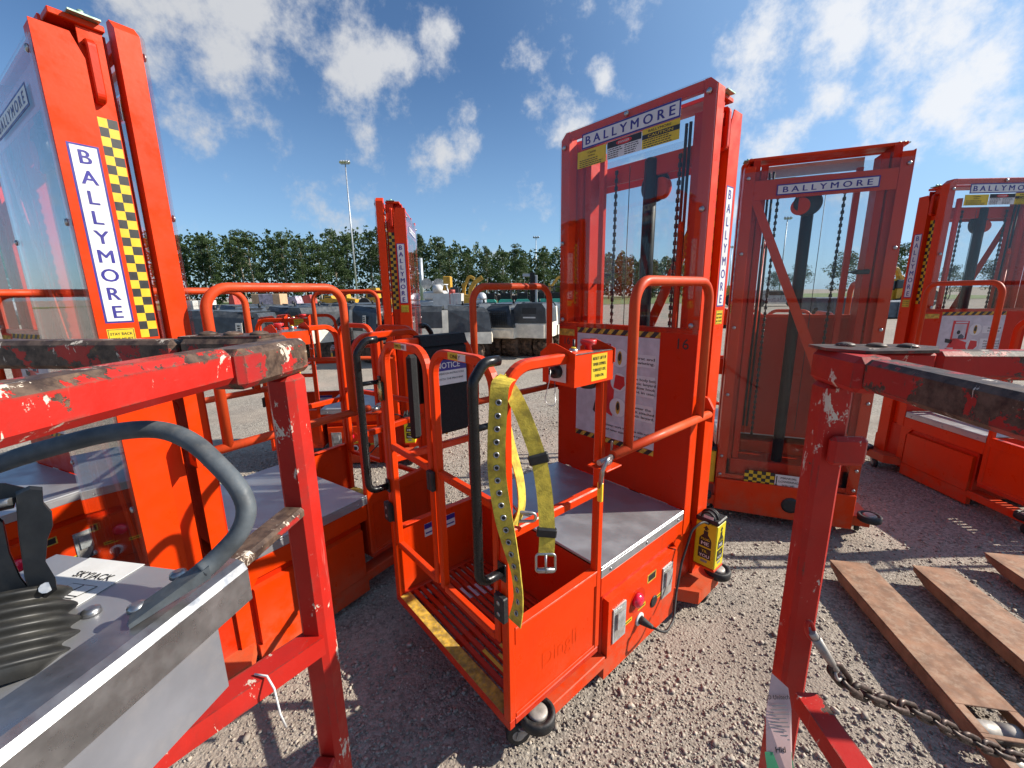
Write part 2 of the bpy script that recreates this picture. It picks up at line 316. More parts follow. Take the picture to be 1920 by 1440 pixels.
class MB:
    def __init__(s): s.v = []; s.f = []; s.m = []; s.sm = []
    def add(s, verts, faces, mat=0, smooth=False):
        o = len(s.v); s.v += [tuple(p) for p in verts]
        for f in faces: s.f.append(tuple(i+o for i in f)); s.m.append(mat); s.sm.append(smooth)
        return s
    def box(s, x0, x1, y0, y1, z0, z1, b=0.0015, mat=0, M=None):
        if x0 > x1: x0, x1 = x1, x0
        if y0 > y1: y0, y1 = y1, y0
        if z0 > z1: z0, z1 = z1, z0
        b = min(b, (x1-x0)*0.45, (y1-y0)*0.45, (z1-z0)*0.45)
        lo, hi = (x0, y0, z0), (x1, y1, z1); vs = []; idx = {}
        for ix in (0, 1):
            for iy in (0, 1):
                for iz in (0, 1):
                    c = [(lo, hi)[k][i] for i, k in enumerate((ix, iy, iz))]
                    sg = [1-2*k for k in (ix, iy, iz)]
                    for ax in range(3):
                        p = list(c)
                        for j in range(3):
                            if j != ax: p[j] += sg[j]*b
                        idx[(ix, iy, iz, ax)] = len(vs); vs.append(p)
        fs = []
        for ax in range(3):
            o = [j for j in range(3) if j != ax]
            for k in (0, 1):
                q = []
                for (i, j) in ((0, 0), (1, 0), (1, 1), (0, 1)):
                    t = [0, 0, 0]; t[ax] = k; t[o[0]] = i; t[o[1]] = j; q.append(idx[(*t, ax)])
                fs.append(q)
            for i in (0, 1):           # edges parallel to ax
                for j in (0, 1):
                    q = []
                    for (k, a2) in ((0, o[0]), (1, o[0]), (1, o[1]), (0, o[1])):
                        t = [0, 0, 0]; t[ax] = k; t[o[0]] = i; t[o[1]] = j; q.append(idx[(*t, a2)])
                    fs.append(q)
        for ix in (0, 1):
            for iy in (0, 1):
                for iz in (0, 1): fs.append([idx[(ix, iy, iz, a)] for a in range(3)])
        if M is not None: vs = [M @ V(p) for p in vs]
        return s.add(vs, fs, mat)
    def prism(s, poly, ext, mat=0):
        """polygon (3d points) extruded by vector ext"""
        n = len(poly); e = V(ext); P = [V(p) for p in poly]
        fs = [tuple(range(n)), tuple(range(2*n-1, n-1, -1))] + [(i, (i+1) % n, n+(i+1) % n, n+i) for i in range(n)]
        return s.add(P+[p+e for p in P], fs, mat)
    def sweep(s, path, sec, N=None, closed=False, caps=True, mat=0, smooth=True):
        """sweep section sec [(a,b)] along path; a along side axis, b along plane normal N"""
        path = [V(p) for p in path]; n = len(path); k = len(sec); vs = []
        prevN = V(N) if N is not None else None
        for i, p in enumerate(path):
            if closed: t = path[(i+1) % n]-path[i-1]
            else: t = path[min(i+1, n-1)]-path[max(i-1, 0)]
            t.normalize()
            if prevN is None:
                prevN = V((0, 0, 1)) if abs(t.z) < 0.9 else V((1, 0, 0))
            nn = prevN - t*prevN.dot(t); nn.normalize()
            if N is None: prevN = nn
            sd = t.cross(nn)
            for (a, b) in sec: vs.append(p + sd*a + nn*b)
        fs = []
        for i in range(n if closed else n-1):
            j = (i+1) % n
            for q in range(k): fs.append((i*k+q, i*k+(q+1) % k, j*k+(q+1) % k, j*k+q))
        s.add(vs, fs, mat, smooth)
        if caps and not closed:
            o = len(s.v)-len(vs)
            s.f.append(tuple(o+q for q in range(k))[::-1]); s.m.append(mat); s.sm.append(False)
            s.f.append(tuple(o+(n-1)*k+q for q in range(k))); s.m.append(mat); s.sm.append(False)
        return s
    def tube(s, path, r, n=10, closed=False, mat=0, N=None):
        return s.sweep(path, [(r*math.cos(2*math.pi*i/n), r*math.sin(2*math.pi*i/n)) for i in range(n)], N, closed, True, mat, True)
    def sq(s, path, w, h, N, mat=0, b=0.003, closed=False):
        a, c = w/2, h/2
        sec = [(-a+b, -c), (a-b, -c), (a, -c+b), (a, c-b), (a-b, c), (-a+b, c), (-a, c-b), (-a, -c+b)]
        return s.sweep(path, sec, N, closed, True, mat, False)
    def cyl(s, p0, p1, r, r1=None, n=16, mat=0, caps=True):
        p0, p1 = V(p0), V(p1); r1 = r if r1 is None else r1
        t = (p1-p0).normalized(); a = t.orthogonal().normalized(); b = t.cross(a)
        vs = [p0 + r*(math.cos(2*math.pi*i/n)*a+math.sin(2*math.pi*i/n)*b) for i in range(n)] + [p1 + r1*(math.cos(2*math.pi*i/n)*a+math.sin(2*math.pi*i/n)*b) for i in range(n)]
        s.add(vs, [(i, (i+1) % n, n+(i+1) % n, n+i) for i in range(n)], mat, True)
        if caps:
            o = len(s.v)-2*n
            s.f += [tuple(o+i for i in range(n))[::-1], tuple(o+n+i for i in range(n))]; s.m += [mat]*2; s.sm += [False]*2
        return s
    def lathe(s, prof, c, ax, n=20, mat=0, smooth=True):
        """profile [(r, h)] around axis ax through c"""
        c, t = V(c), V(ax).normalized(); a = t.orthogonal().normalized(); b = t.cross(a); vs = []
        for (r, h) in prof: vs += [c + t*h + r*(math.cos(2*math.pi*i/n)*a+math.sin(2*math.pi*i/n)*b) for i in range(n)]
        fs = []
        for k in range(len(prof)-1):
            for i in range(n): fs.append((k*n+i, k*n+(i+1) % n, (k+1)*n+(i+1) % n, (k+1)*n+i))
        s.add(vs, fs, mat, smooth)
        o = len(s.v)-len(vs); L = (len(prof)-1)*n
        s.f += [tuple(o+i for i in range(n))[::-1], tuple(o+L+i for i in range(n))]; s.m += [mat]*2; s.sm += [False]*2
        return s
    def plate(s, c, R, U, w, h, t=0.0008, mat=0, lift=0.0):
        """thin rectangular sheet centred on c, right R, up U, facing R x U... thickness t outwards"""
        c, R, U = V(c), V(R), V(U); N = R.cross(U); c = c + N*lift
        return s.prism([c-R*w/2-U*h/2, c+R*w/2-U*h/2, c+R*w/2+U*h/2, c-R*w/2+U*h/2], N*t, mat)
    def poly(s, c, R, U, pts, t=0.0006, mat=0, lift=0.0):
        c, R, U = V(c), V(R), V(U); N = R.cross(U); c = c+N*lift
        return s.prism([c+R*a+U*b for a, b in pts], N*t, mat)
    def text(s, txt, c, R, U, h, mat=0, lift=0.0012, width=None, bold=0.012):
        vs, fs = text_mesh(txt, min(bold, 0.0))
        if not vs: return s
        c, R, U = V(c), V(R), V(U); N = R.cross(U)
        xs = [p[0] for p in vs]; w0 = max(xs)-min(xs); mx = (max(xs)+min(xs))/2
        sx = h if width is None else width/w0
        for k, (ex, ey) in enumerate(((0, 0), (bold, 0), (-bold, 0), (0, bold*.7)) if bold > 0 else ((0, 0),)):   # heavier strokes
            s.add([c + R*((p[0]-mx+ex)*sx) + U*((p[1]-0.35+ey)*h) + N*(lift+k*0.00012) for p in vs], fs, mat)
        return s
    def build(s, name, mats, parent=None, off=None, recalc=True):
        me = bpy.data.meshes.new(name)
        vs = s.v if off is None else [(p[0]-off[0], p[1]-off[1], p[2]-off[2]) for p in s.v]
        me.from_pydata(vs, [], s.f)
        me.polygons.foreach_set('material_index', s.m); me.polygons.foreach_set('use_smooth', s.sm)
        for m in ([mats] if isinstance(mats, str) else mats): me.materials.append(MATS[m])
        if recalc:
            bm = bmesh.new(); bm.from_mesh(me); bmesh.ops.recalc_face_normals(bm, faces=bm.faces); bm.to_mesh(me); bm.free()
        me.update()
        o = bpy.data.objects.new(name, me); col.objects.link(o)
        if parent is not None: o.parent = parent
        return o
_TXT = {}
def text_mesh(txt, bold):
    k = (txt, bold)
    if k in _TXT: return _TXT[k]
    cu = bpy.data.curves.new('t', 'FONT'); cu.body = txt; cu.size = 1.0; cu.offset = bold; cu.resolution_u = 3; cu.fill_mode = 'FRONT'
    cu.space_line = 1.05; cu.align_x = 'LEFT'
    ob = bpy.data.objects.new('t', cu); col.objects.link(ob)
    dg = bpy.context.evaluated_depsgraph_get(); me = ob.evaluated_get(dg).to_mesh()
    vs = [tuple(v.co) for v in me.vertices]; fs = [tuple(p.vertices) for p in me.polygons]
    ob.evaluated_get(dg).to_mesh_clear(); bpy.data.objects.remove(ob); bpy.data.curves.remove(cu)
    _TXT[k] = (vs, fs); return _TXT[k]

def tag(o, label=None, cat=None, group=None, kind=None):
    if label: o['label'] = label
    if cat: o['category'] = cat
    if group: o['group'] = group
    if kind: o['kind'] = kind
    return o
def empty(name, loc=(0, 0, 0), rz=0.0):
    o = bpy.data.objects.new(name, None); col.objects.link(o); o.location = loc; o.rotation_euler = (0, 0, rz); o.empty_display_size = 0.1
    return o
def copy_tree(o, parent=None, skip=()):
    c = o.copy(); col.objects.link(c); c.parent = parent
    for ch in list(o.children):
        copy_tree(ch, c)
    return c

# ------------------------------------------------------------------ setting: ground
def ground_material():
    m, nt = new_mat('gravel_ground')
    geo = nt.node('ShaderNodeNewGeometry'); P = geo.outputs['Position']
    n1 = nt.noise(P, 0.35, 6, 0.6); n2 = nt.noise(P, 2.3, 7, 0.7); n3 = nt.noise(P, 70, 4, 0.7)
    cc = nt.mix(nt.ramp(n2, 0.32, 0.7), (0.25, 0.205, 0.168), (0.39, 0.335, 0.272))
    cc = nt.mix(nt.ramp(n1, 0.45, 0.62), cc, (0.36, 0.29, 0.24))
    vo = nt.node('ShaderNodeTexVoronoi', inp={'Scale': 95.0, 'Vector': P}); vo.feature = 'F1'
    cell = nt.node('ShaderNodeSeparateColor', inp={0: vo.outputs['Color']}).outputs[0]
    grit = nt.mix(cell, (0.11, 0.096, 0.083), (0.43, 0.39, 0.33))
    gm = nt.ramp(nt.noise(P, 1.1, 5, 0.6), 0.36, 0.58, 0.15, 0.75)
    cc = nt.mix(gm, cc, grit)
    cc = nt.mix(nt.math('MULTIPLY', nt.ramp(n3, 0.55, 0.8), 0.5), cc, (0.15, 0.13, 0.115))
    # dry, dusty soil beyond the stone
    b = nt.node('ShaderNodeBsdfPrincipled', inp={'Base Color': cc, 'Roughness': 0.95})
    b.inputs['Specular IOR Level'].default_value = 0.15
    h = nt.math('ADD', nt.math('MULTIPLY', vo.outputs['Distance'], -0.8), nt.math('MULTIPLY', nt.noise(P, 60, 5, 0.75), 1.3))
    h = nt.math('ADD', h, nt.math('MULTIPLY', nt.noise(P, 4.5, 4, 0.6), 0.5))
    bp = nt.node('ShaderNodeBump', inp={'Height': h, 'Strength': 0.8, 'Distance': 0.007}); nt.l.new(bp.outputs[0], b.inputs['Normal'])
    finish(nt, b.outputs[0])
ground_material()
def stone_material():
    m, nt = new_mat('stone')
    at = nt.node('ShaderNodeAttribute', attribute_name='tone')
    P = nt.node('ShaderNodeNewGeometry').outputs['Position']
    cc = nt.mix(at.outputs['Fac'], (0.135, 0.113, 0.096), (0.49, 0.425, 0.35))
    cc = nt.mix(nt.math('MULTIPLY', nt.ramp(nt.noise(P, 160, 4, 0.6), 0.4, 0.7), 0.4), cc, (0.22, 0.19, 0.152))
    b = nt.node('ShaderNodeBsdfPrincipled', inp={'Base Color': cc, 'Roughness': 0.85}); b.inputs['Specular IOR Level'].default_value = 0.25
    finish(nt, b.outputs[0])
stone_material()
def bumpy(x, y):
    return 0.010*np.sin(1.9*x+0.7)*np.cos(2.3*y+0.4) + 0.006*np.sin(5.1*x+1.1*y) + 0.005*np.cos(4.3*y-2.2*x+1.0)
def far_rise(x, y):
    return 0.0*x
ax = np.concatenate([-np.geomspace(1500, 8, 26), np.linspace(-7.5, 7.5, 126), np.geomspace(8, 1500, 26)])
gx, gy = np.meshgrid(ax, ax + 2.0)
near = np.clip(1 - (np.sqrt(gx**2+(gy-2)**2)-6)/3, 0, 1)
gz = (bumpy(gx, gy)-0.012)*near + far_rise(gx, gy)
nn = len(ax)
mb = MB(); mb.v = [tuple(p) for p in np.stack([gx.ravel(), gy.ravel(), gz.ravel()], 1).tolist()]
mb.f = [(j*nn+i, j*nn+i+1, (j+1)*nn+i+1, (j+1)*nn+i) for j in range(nn-1) for i in range(nn-1)]
mb.m = [0]*len(mb.f); mb.sm = [True]*len(mb.f)
tag(mb.build('ground', 'gravel_ground', recalc=False), kind='structure')

def scatter_stones(n, seed):
    """loose crushed stone, every piece a small faceted solid lying on the ground"""
    rng = np.random.default_rng(seed)
    cube = np.array([(x, y, z) for x in (-1, 1) for y in (-1, 1) for z in (-1, 1)])*0.62
    tri = np.array([(0, 1, 3), (0, 3, 2), (4, 6, 7), (4, 7, 5), (0, 4, 5), (0, 5, 1), (2, 3, 7), (2, 7, 6), (0, 2, 6), (0, 6, 4), (1, 5, 7), (1, 7, 3)])
    # uneven cover: denser drifts and barer patches
    y = 0.30 + 6.0*rng.uniform(0, 1, n*3)**1.7; hw = np.minimum(1.35*(y+0.55), 3.4); x = np.clip(rng.uniform(-1, 1, n*3)*hw, -2.8, 3.6)
    d = 0.5 + 0.28*np.sin(1.7*x+0.6*y+0.5)+0.26*np.sin(2.9*y-1.3*x+1.0)+0.18*np.sin(5.3*x+4.1*y)
    keep = rng.uniform(0, 1, n*3) < np.clip(d+0.15, 0.22, 1.0); x, y = x[keep][:n], y[keep][:n]; n = len(x)
    r = np.exp(rng.normal(math.log(0.0038), 0.48, n)); r = np.clip(r, 0.0022, 0.017)
    V_ = cube[None]*rng.uniform(0.45, 1.35, (n, 8, 3))*np.stack([rng.uniform(.8, 1.35, n), rng.uniform(.7, 1.1, n), rng.uniform(.5, .85, n)], 1)[:, None, :]
    a = rng.uniform(0, 6.283, n); c, s = np.cos(a)[:, None], np.sin(a)[:, None]
    X = V_[..., 0]*c-V_[..., 1]*s; Y = V_[..., 0]*s+V_[..., 1]*c
    P = np.stack([X, Y, V_[..., 2]], -1)*r[:, None, None]
    P[..., 0] += x[:, None]; P[..., 1] += y[:, None]; P[..., 2] += (bumpy(x, y)-0.012+r*0.28)[:, None]
    me = bpy.data.meshes.new('gravel'); nv = n*8; nf = n*12
    me.vertices.add(nv); me.vertices.foreach_set('co', P.astype(np.float32).ravel())
    F = (tri[None]+(np.arange(n)*8)[:, None, None]).reshape(-1)
    me.loops.add(nf*3); me.loops.foreach_set('vertex_index', F.astype(np.int32))
    me.polygons.add(nf); me.polygons.foreach_set('loop_start', (np.arange(nf)*3).astype(np.int32)); me.polygons.foreach_set('loop_total', np.full(nf, 3, np.int32))
    me.update(); me.validate()
    tone = np.clip(rng.normal(0.52, 0.22, n), 0, 1)
    at = me.attributes.new('tone', 'FLOAT', 'POINT'); at.data.foreach_set('value', np.repeat(tone, 8).astype(np.float32))
    me.materials.append(MATS['stone'])
    o = bpy.data.objects.new('gravel', me); col.objects.link(o)
    tag(o, 'loose crushed grey and tan stone covering the yard floor', 'gravel', kind='stuff')
scatter_stones(165000, 3)

# ------------------------------------------------------------------ the orange push-around lifts
W = 0.76; OFF = (W/2, 0.40, 0.0)
D, CAGE, ZD, ZT, YB = 0.594, 1.030, 0.523, 2.235, -0.228
EX, EY, EZ = V((1, 0, 0)), V((0, 1, 0)), V((0, 0, 1))
FR = (-EX, EZ)            # right, up for something read from the front
BK = (EX, EZ)             # read from the back
LS = (-EY, EZ)            # read from the left side (x = 0)
RS = (EY, EZ)             # read from the right side (x = W)

def chamfer_sheet(mb, x0, x1, z0, z1, y0, y1, ch, mat=0):
    P = [(x0, y0, z0), (x1, y0, z0), (x1, y0, z1-ch), (x1-ch, y0, z1), (x0+ch, y0, z1), (x0, y0, z1-ch)]
    return mb.prism(P, (0, y1-y0, 0), mat)
def checker(mb, c, R, U, cols, rows, cw, ch, m0, m1, lift=0.0006, phase=0):
    c, R, U = V(c), V(R), V(U); N = R.cross(U)
    for i in range(cols):
        for j in range(rows):
            p = c + R*((i-(cols-1)/2)*cw) + U*((j-(rows-1)/2)*ch)
            m = m0 if (i+j+phase) % 2 == 0 else m1
            mb.add([p-R*cw/2-U*ch/2+N*lift, p+R*cw/2-U*ch/2+N*lift, p+R*cw/2+U*ch/2+N*lift, p-R*cw/2+U*ch/2+N*lift], [(0, 1, 2, 3)], m)
def hazard(mb, c, R, U, w, h, n, m_y, m_k):
    mb.plate(c, R, U, w, h, 0.0006, m_y)
    st = w/n
    for i in range(n):
        a = -w/2+i*st
        pts = [(a, -h/2), (min(a+st*0.5, w/2), -h/2), (min(a+st*0.5+h*0.9, w/2), h/2), (min(a+h*0.9, w/2), h/2)]
        mb.poly(c, R, U, pts, 0.0003, m_k, 0.0006)
def small_print(mb, c, R, U, w, rows, lh, mat, seed, lift=0.0009):
    rg = random.Random(seed); c, R, U = V(c), V(R), V(U)
    for k in range(rows):
        x = -w/2; y = (rows-1)*lh/2-k*lh; end = w/2*rg.uniform(0.35, 1.0)
        while x < end:
            l = rg.uniform(0.006, 0.017); l = min(l, end-x)
            if l < 0.002: break
            mb.plate(c + R*(x+l/2)+U*y, R, U, l, lh*0.42, 0.0002, mat, lift); x += l+0.003

def build_lift():
    root = empty('personnel_lift')
    def B(mb, name, mats, parent=root): return mb.build(name, mats, parent, OFF)
    # --- base
    m = MB(); m.box(0.02, W-0.02, -0.20, 0.56, 0.055, 0.40, 0.004); B(m, 'chassis', 'orange_deep')
    m = MB(); m.box(0.003, W-0.003, -0.02, 0.592, 0.395, 0.4775, 0.004); B(m, 'deck_frame', 'orange')
    for s in (0, 1):
        g = (lambda x: x) if s == 0 else (lambda x: W-x)
        m = MB(); m.prism([(g(0.0), 0.04, 0.02), (g(0.0), 0.56, 0.02), (g(0.0), 0.56, 0.108), (g(0.0), 0.04, 0.108)], (g(0.03)-g(0.0), 0, 0)); B(m, 'skirt', 'orange')
        m = MB(); m.prism([(g(-0.004), 0.05, 0.112), (g(-0.004), 0.05, 0.358), (g(0.022), 0.05, 0.363), (g(0.022), 0.05, 0.112)], (0, 0.498, 0)); B(m, 'battery_cover', 'orange')
        # gusset between mast foot and deck
        m = MB(); m.prism([(g(0.006), -0.02, 0.40), (g(0.006), 0.075, 0.40), (g(0.006), 0.03, 0.34), (g(0.006), 0.03, 0.12), (g(0.006), -0.02, 0.12)], (g(0.020)-g(0.006), 0, 0)); B(m, 'gusset', 'orange')
        # rear outrigger with caster and bumper roller
        m = MB(); m.prism([(g(0.02), 0.035, 0.075), (g(-0.085), -0.03, 0.075), (g(-0.085), -0.235, 0.075), (g(0.02), -0.235, 0.075)], (0, 0, 0.062)); B(m, 'outrigger', 'orange_scuffed')
        bumper_roller(root, (g(-0.076), -0.236, 0.140)); caster(root, (g(-0.055), -0.15, 0.075), 0.6*s)
        # front arm under the cage
        m = MB(); m.box(g(0.0), g(0.075), 0.55, 0.935, 0.070, 0.121, 0.003); B(m, 'front_arm', 'orange')
        bumper_roller(root, (g(0.012), 0.900, 0.118)); caster(root, (g(0.05), 0.925, 0.070), 0.5-s)
    # --- load deck
    m = MB(); m.box(0.0, W, 0.004, 0.594, 0.512, 0.523, 0.002); m.box(0.0, 0.002, 0.004, 0.594, 0.478, 0.512, 0.0008); m.box(W-0.002, W, 0.004, 0.594, 0.478, 0.512, 0.0008)
    dk = B(m, 'deck_plate', 'deck_steel')
    for s in (0, 1):
        for y in (0.05, 0.30, 0.54):
            x = 0.0 if s == 0 else W; sg = -1 if s == 0 else 1
            B(MB().lathe([(0.006, 0.0), (0.005, 0.003), (0.002, 0.004)], (x, y, 0.494), (sg, 0, 0), 10), 'rivet', 'bright_steel', dk)
    # --- operator cage
    m = MB(); m.box(0.0, W, 1.006, 1.030, 0.170, 0.203, 0.003); m.box(0.0, 0.03, 0.60, 1.006, 0.175, 0.200, 0.003); m.box(W-0.03, W, 0.60, 1.006, 0.175, 0.200, 0.003)
    m.box(0.03, W-0.03, 0.60, 0.625, 0.175, 0.200, 0.003); m.box(0.365, 0.395, 0.625, 1.006, 0.160, 0.184, 0.002); B(m, 'cage_floor_frame', 'orange_deep')
    for k in range(12):
        y = 0.634 + k*0.0312
        B(MB().box(0.03, W-0.03, y, y+0.019, 0.1845, 0.1975, 0.0015), 'slat', 'orange_deep')
    B(MB().box(0.035, W-0.035, 0.983, 1.027, 0.2032, 0.2042, 0.0003), 'edge_tape', 'tape_yellow')
    for (yk, xa, xb, mt) in ((0.634+9*.0312, .10, .27, 0), (0.634+8*.0312, .09, .22, 0), (0.634+9*.0312, .03, .08, 0), (0.634+7*.0312, .13, .25, 0), (0.634+2*.0312, .50, .58, 1), (0.634+3*.0312, .50, .58, 1), (0.634+4*.0312, .51, .59, 1), (0.634+5*.0312, .52, .60, 1)):
        B(MB().box(xa, xb, yk+.003, yk+.016, 0.1976, 0.1984, 0.0002), 'floor_sticker', ('sticker_yellow', 'poster_line')[mt])
    for k in (10, 10.9): 
        B(MB().box(0.52, 0.70, 0.634+k*.0312-.006, 0.634+k*.0312+.004, 0.165, 0.172, 0.001), 'floor_gap_strip', 'black_rubber')
    for s in (0, 1):
        g = (lambda x: x) if s == 0 else (lambda x: W-x)
        xi = g(0.015)
        m = MB(); m.box(g(0.006), g(0.009), 0.60, 1.003, 0.200, 0.515, 0.0008)
        m.box(g(0.0015), g(0.0058), 0.600, 1.0005, 0.462, 0.5155, 0.001); m.box(g(0.0015), g(0.0058), 0.600, 0.622, 0.215, 0.4615, 0.001); m.box(g(0.0015), g(0.0058), 0.600, 1.0005, 0.200, 0.2145, 0.001)
        m.box(g(0.0), g(0.03), 0.600, 1.0005, 0.516, 0.521, 0.001); B(m, 'side_panel', 'orange')
        m = MB(); m.sq(fillet([(xi, 1.0155, 0.203), (xi, 1.0155, 1.290), (xi, 0.609, 1.290), (xi, 0.609, 0.203)], 0.085, 8), 0.030, 0.030, EX, 0, 0.005); B(m, 'side_rail', 'orange')
        m = MB(); m.box(g(0.002), g(0.028), 0.6245, 1.0, 0.808, 0.838, 0.004); B(m, 'mid_rail', 'orange')
        # gate leaf
        xa, xb = (0.040, 0.374) if s == 0 else (0.386, 0.726)
        yg = 1.0155
        gt = MB(); gt.sq(fillet([(xa+.013, yg, 0.462), (xa+.013, yg, 1.300), (xb-.013, yg, 1.300), (xb-.013, yg, 0.462)], 0.075, 8), 0.026, 0.026, EY, 0, 0.004)
        gt.box(xa+.026, xb-.026, yg-.012, yg+.012, 0.450, 0.476, 0.004); gt.box(xa+.026, xb-.026, yg-.012, yg+.012, 0.880, 0.906, 0.004)
        gate = B(gt, 'gate', 'orange')
        lb = MB(); cx = (xa+xb)/2; lb.plate((cx, yg+.0132, 1.3005), *FR, 0.090, 0.021, 0.0005, 0)
        if s == 1: lb.plate((cx+0.018, yg+.0132, 1.3005), *FR, 0.052, 0.0195, 0.0003, 1, 0.0006)
        else: lb.plate((cx-0.026, yg+.0132, 1.3005), *FR, 0.038, 0.0195, 0.0003, 1, 0.0006)
        lb.text('EMPLOYEE' if s == 1 else 'ONLY', (cx+(0.004 if s else 0.006), yg+.0132, 1.3005), *FR, 0.016, 2, 0.0012, 0.072 if s else 0.052); B(lb, 'gate_label', ['sticker_yellow', 'sticker_white', 'ink_black'] if s == 0 else ['sticker_white', 'sticker_yellow', 'ink_black'], gate)
        xh = 0.735 if s else 0.032
        for z in (0.60, 1.115):
            B(MB().cyl((xh, 1.036, z-.034), (xh, 1.036, z+.034), 0.010, n=12).cyl((xh, 1.036, z-.041), (xh, 1.036, z+.041), 0.005, n=8), 'spring_hinge', 'brass', gate)
            B(MB().box(xh-.019, xh+.019, 1.029, 1.033, z-.036, z+.036, 0.001), 'hinge_plate', 'dark_steel', gate)
        # stop bumper on the inner stile
        B(MB().box((xb-.012) if s == 0 else xa-.006, (xb+.006) if s == 0 else xa+.012, yg+.0135, yg+.030, 0.83, 0.90, 0.003), 'gate_stop', 'black_rubber', gate)
        # black grab handle in front of the corner post
        xh2 = g(0.016)
        hp = fillet([(xh2, 1.030, 1.312), (xh2, 1.075, 1.312), (xh2, 1.112, 1.268), (xh2, 1.112, 0.715), (xh2, 1.034, 0.715)], 0.035, 7)
        h_ = MB(); h_.tube(hp, 0.0135, 12, N=EX); h_.cyl((xh2, 1.033, 1.150), (xh2, 1.112, 1.150), 0.0085, n=10)
        h_.box(xh2-.017, xh2+.017, 1.031, 1.037, 0.690, 0.745, 0.002); h_.box(xh2-.012, xh2+.012, 1.031, 1.037, 1.128, 1.172, 0.002); B(h_, 'grab_handle', 'black_paint')
        # black latch block low on the post
        lk = MB(); lk.box(xh2-.022, xh2+.022, 1.031, 1.050, 0.565, 0.645, 0.003)
        for z in (0.588, 0.624): lk.lathe([(0.007, 0), (0.007, .0015), (0.003, .002)], (xh2, 1.050, z), (0, 1, 0), 10, 1)
        B(lk, 'gate_closer', ['black_rubber', 'bright_steel'])
        # folding guard loop beside the load deck
        xl = g(-0.045)
        gl = MB(); gl.tube(fillet([(xl, 0.535, 0.965), (xl, 0.535, 1.508), (xl, 0.030, 1.508), (xl, 0.030, 0.965)], 0.075, 8), 0.0165, 12, N=EX)
        gl.tube([(xl, -0.075, 0.965), (xl, 0.620, 0.965)], 0.0165, 12, N=EX); B(gl, 'guard_loop', 'orange_scuffed')
        la = MB(); la.box(g(-0.075), g(0.0), 0.612, 0.690, 0.936, 0.941, 0.001, 0); la.cyl((xl, 0.618, 0.960), (xl, 0.690, 0.960), 0.009, n=10, mat=1); la.cyl((xl, 0.640, 0.952), (xl, 0.668, 0.952), 0.013, n=10, mat=1)
        la.tube(fillet([(g(-0.060), 0.650, 0.975), (g(-0.075), 0.690, 0.980), (g(-0.070), 0.705, 0.945), (g(-0.060), 0.700, 0.885)], 0.015, 5), 0.007, 8, mat=1)
        la.box(g(-0.070), g(-0.052), 0.694, 0.706, 0.840, 0.905, 0.003, 2); la.box(g(-0.022), g(-0.016), 0.585, 0.592, 0.92, 1.0, 0.001, 1)
        B(la, 'loop_latch', ['orange', 'bright_steel', 'safety_yellow'])
        B(MB().prism([(g(-0.004), -0.075, 0.93), (g(-0.062), -0.075, 0.93), (g(-0.062), -0.075, 0.985), (g(-0.035), -0.075, 1.03), (g(-0.004), -0.075, 1.04)], (0, 0.016, 0)), 'loop_bracket', 'orange')
    B(MB().box(0.031, W-0.031, 0.5955, 0.5985, 0.200, 0.5105, 0.0008), 'toe_wall', 'orange_deep')
    m = MB(); m.plate((W-.0095, 0.80, 0.445), -EY*-1 if False else LS[0], EZ, 0.16, 0.062, 0.0006, 0)
    m.plate((W-.0095, 0.80, 0.463), LS[0], EZ, 0.16, 0.024, 0.0003, 1, 0.0007)
    for i in range(3):
        for j in range(3): m.plate((W-.0095, 0.80+(i-1)*.052, 0.4205+j*.0095), LS[0], EZ, 0.047, 0.0065, 0.0003, 1 if (i+j) % 2 else 2, 0.0007)
    m.plate((W-.0095, 0.80, 0.398), LS[0], EZ, 0.06, 0.026, 0.0005, 0); B(m, 'capacity_plate', ['sticker_white', 'ink_blue', 'sticker_white'])
    # --- control box on the left side rail
    m = MB(); m.prism([(-0.022, 0.602, 1.208), (0.105, 0.602, 1.208), (0.105, 0.602, 1.285), (-0.022, 0.602, 1.300)], (0, 0.183, 0)); cb = B(m, 'control_box', 'orange')
    for y in (0.599, 0.7855): B(MB().prism([(-0.026, y, 1.262), (0.112, y, 1.262), (0.112, y, 1.300), (0.070, y, 1.330), (0.05, y, 1.330), (-0.026, y, 1.306)], (0, 0.0025, 0)), 'side_guard', 'orange', cb)
    B(MB().prism([(-0.020, 0.606, 1.3015), (0.104, 0.606, 1.287), (0.104, 0.780, 1.287), (-0.020, 0.780, 1.3015)], (0, 0, 0.0015)), 'control_face', 'bright_steel', cb)
    m = MB(); m.lathe([(0.011, 0), (0.011, .016), (0.024, .020), (0.026, .030), (0.024, .035)], (0.035, 0.655, 1.298), (0, 0, 1), 20); B(m, 'emergency_button', 'ink_red', cb)
    m = MB(); m.lathe([(0.013, 0), (0.013, .012), (0.009, .014)], (0.030, 0.730, 1.298), (0, 0, 1), 16, 0); m.lathe([(0.008, .014), (0.007, .018)], (0.030, 0.730, 1.298), (0, 0, 1), 12, 1); B(m, 'push_button', ['bright_steel', 'sticker_yellow'], cb)
    B(MB().lathe([(0.011, 0), (0.011, .010), (0.006, .012)], (0.02, 0.765, 1.298), (0, 0, 1), 16), 'indicator', 'bright_steel', cb)
    B(MB().cyl((0.055, 0.70, 1.29), (0.055, 0.70, 1.335), 0.004, n=8), 'toggle', 'black_plastic', cb)
    m = MB(); m.plate((0.040, 0.789, 1.252), *FR, 0.068, 0.066, 0.001, 0); m.lathe([(0.021, 0), (0.019, .016), (0.012, .018)], (0.040, 0.790, 1.250), (0, 1, 0), 18, 1); m.box(0.036, 0.044, 0.806, 0.824, 1.243, 1.257, 0.002, 1); B(m, 'key_switch', ['sticker_white', 'black_plastic'], cb)
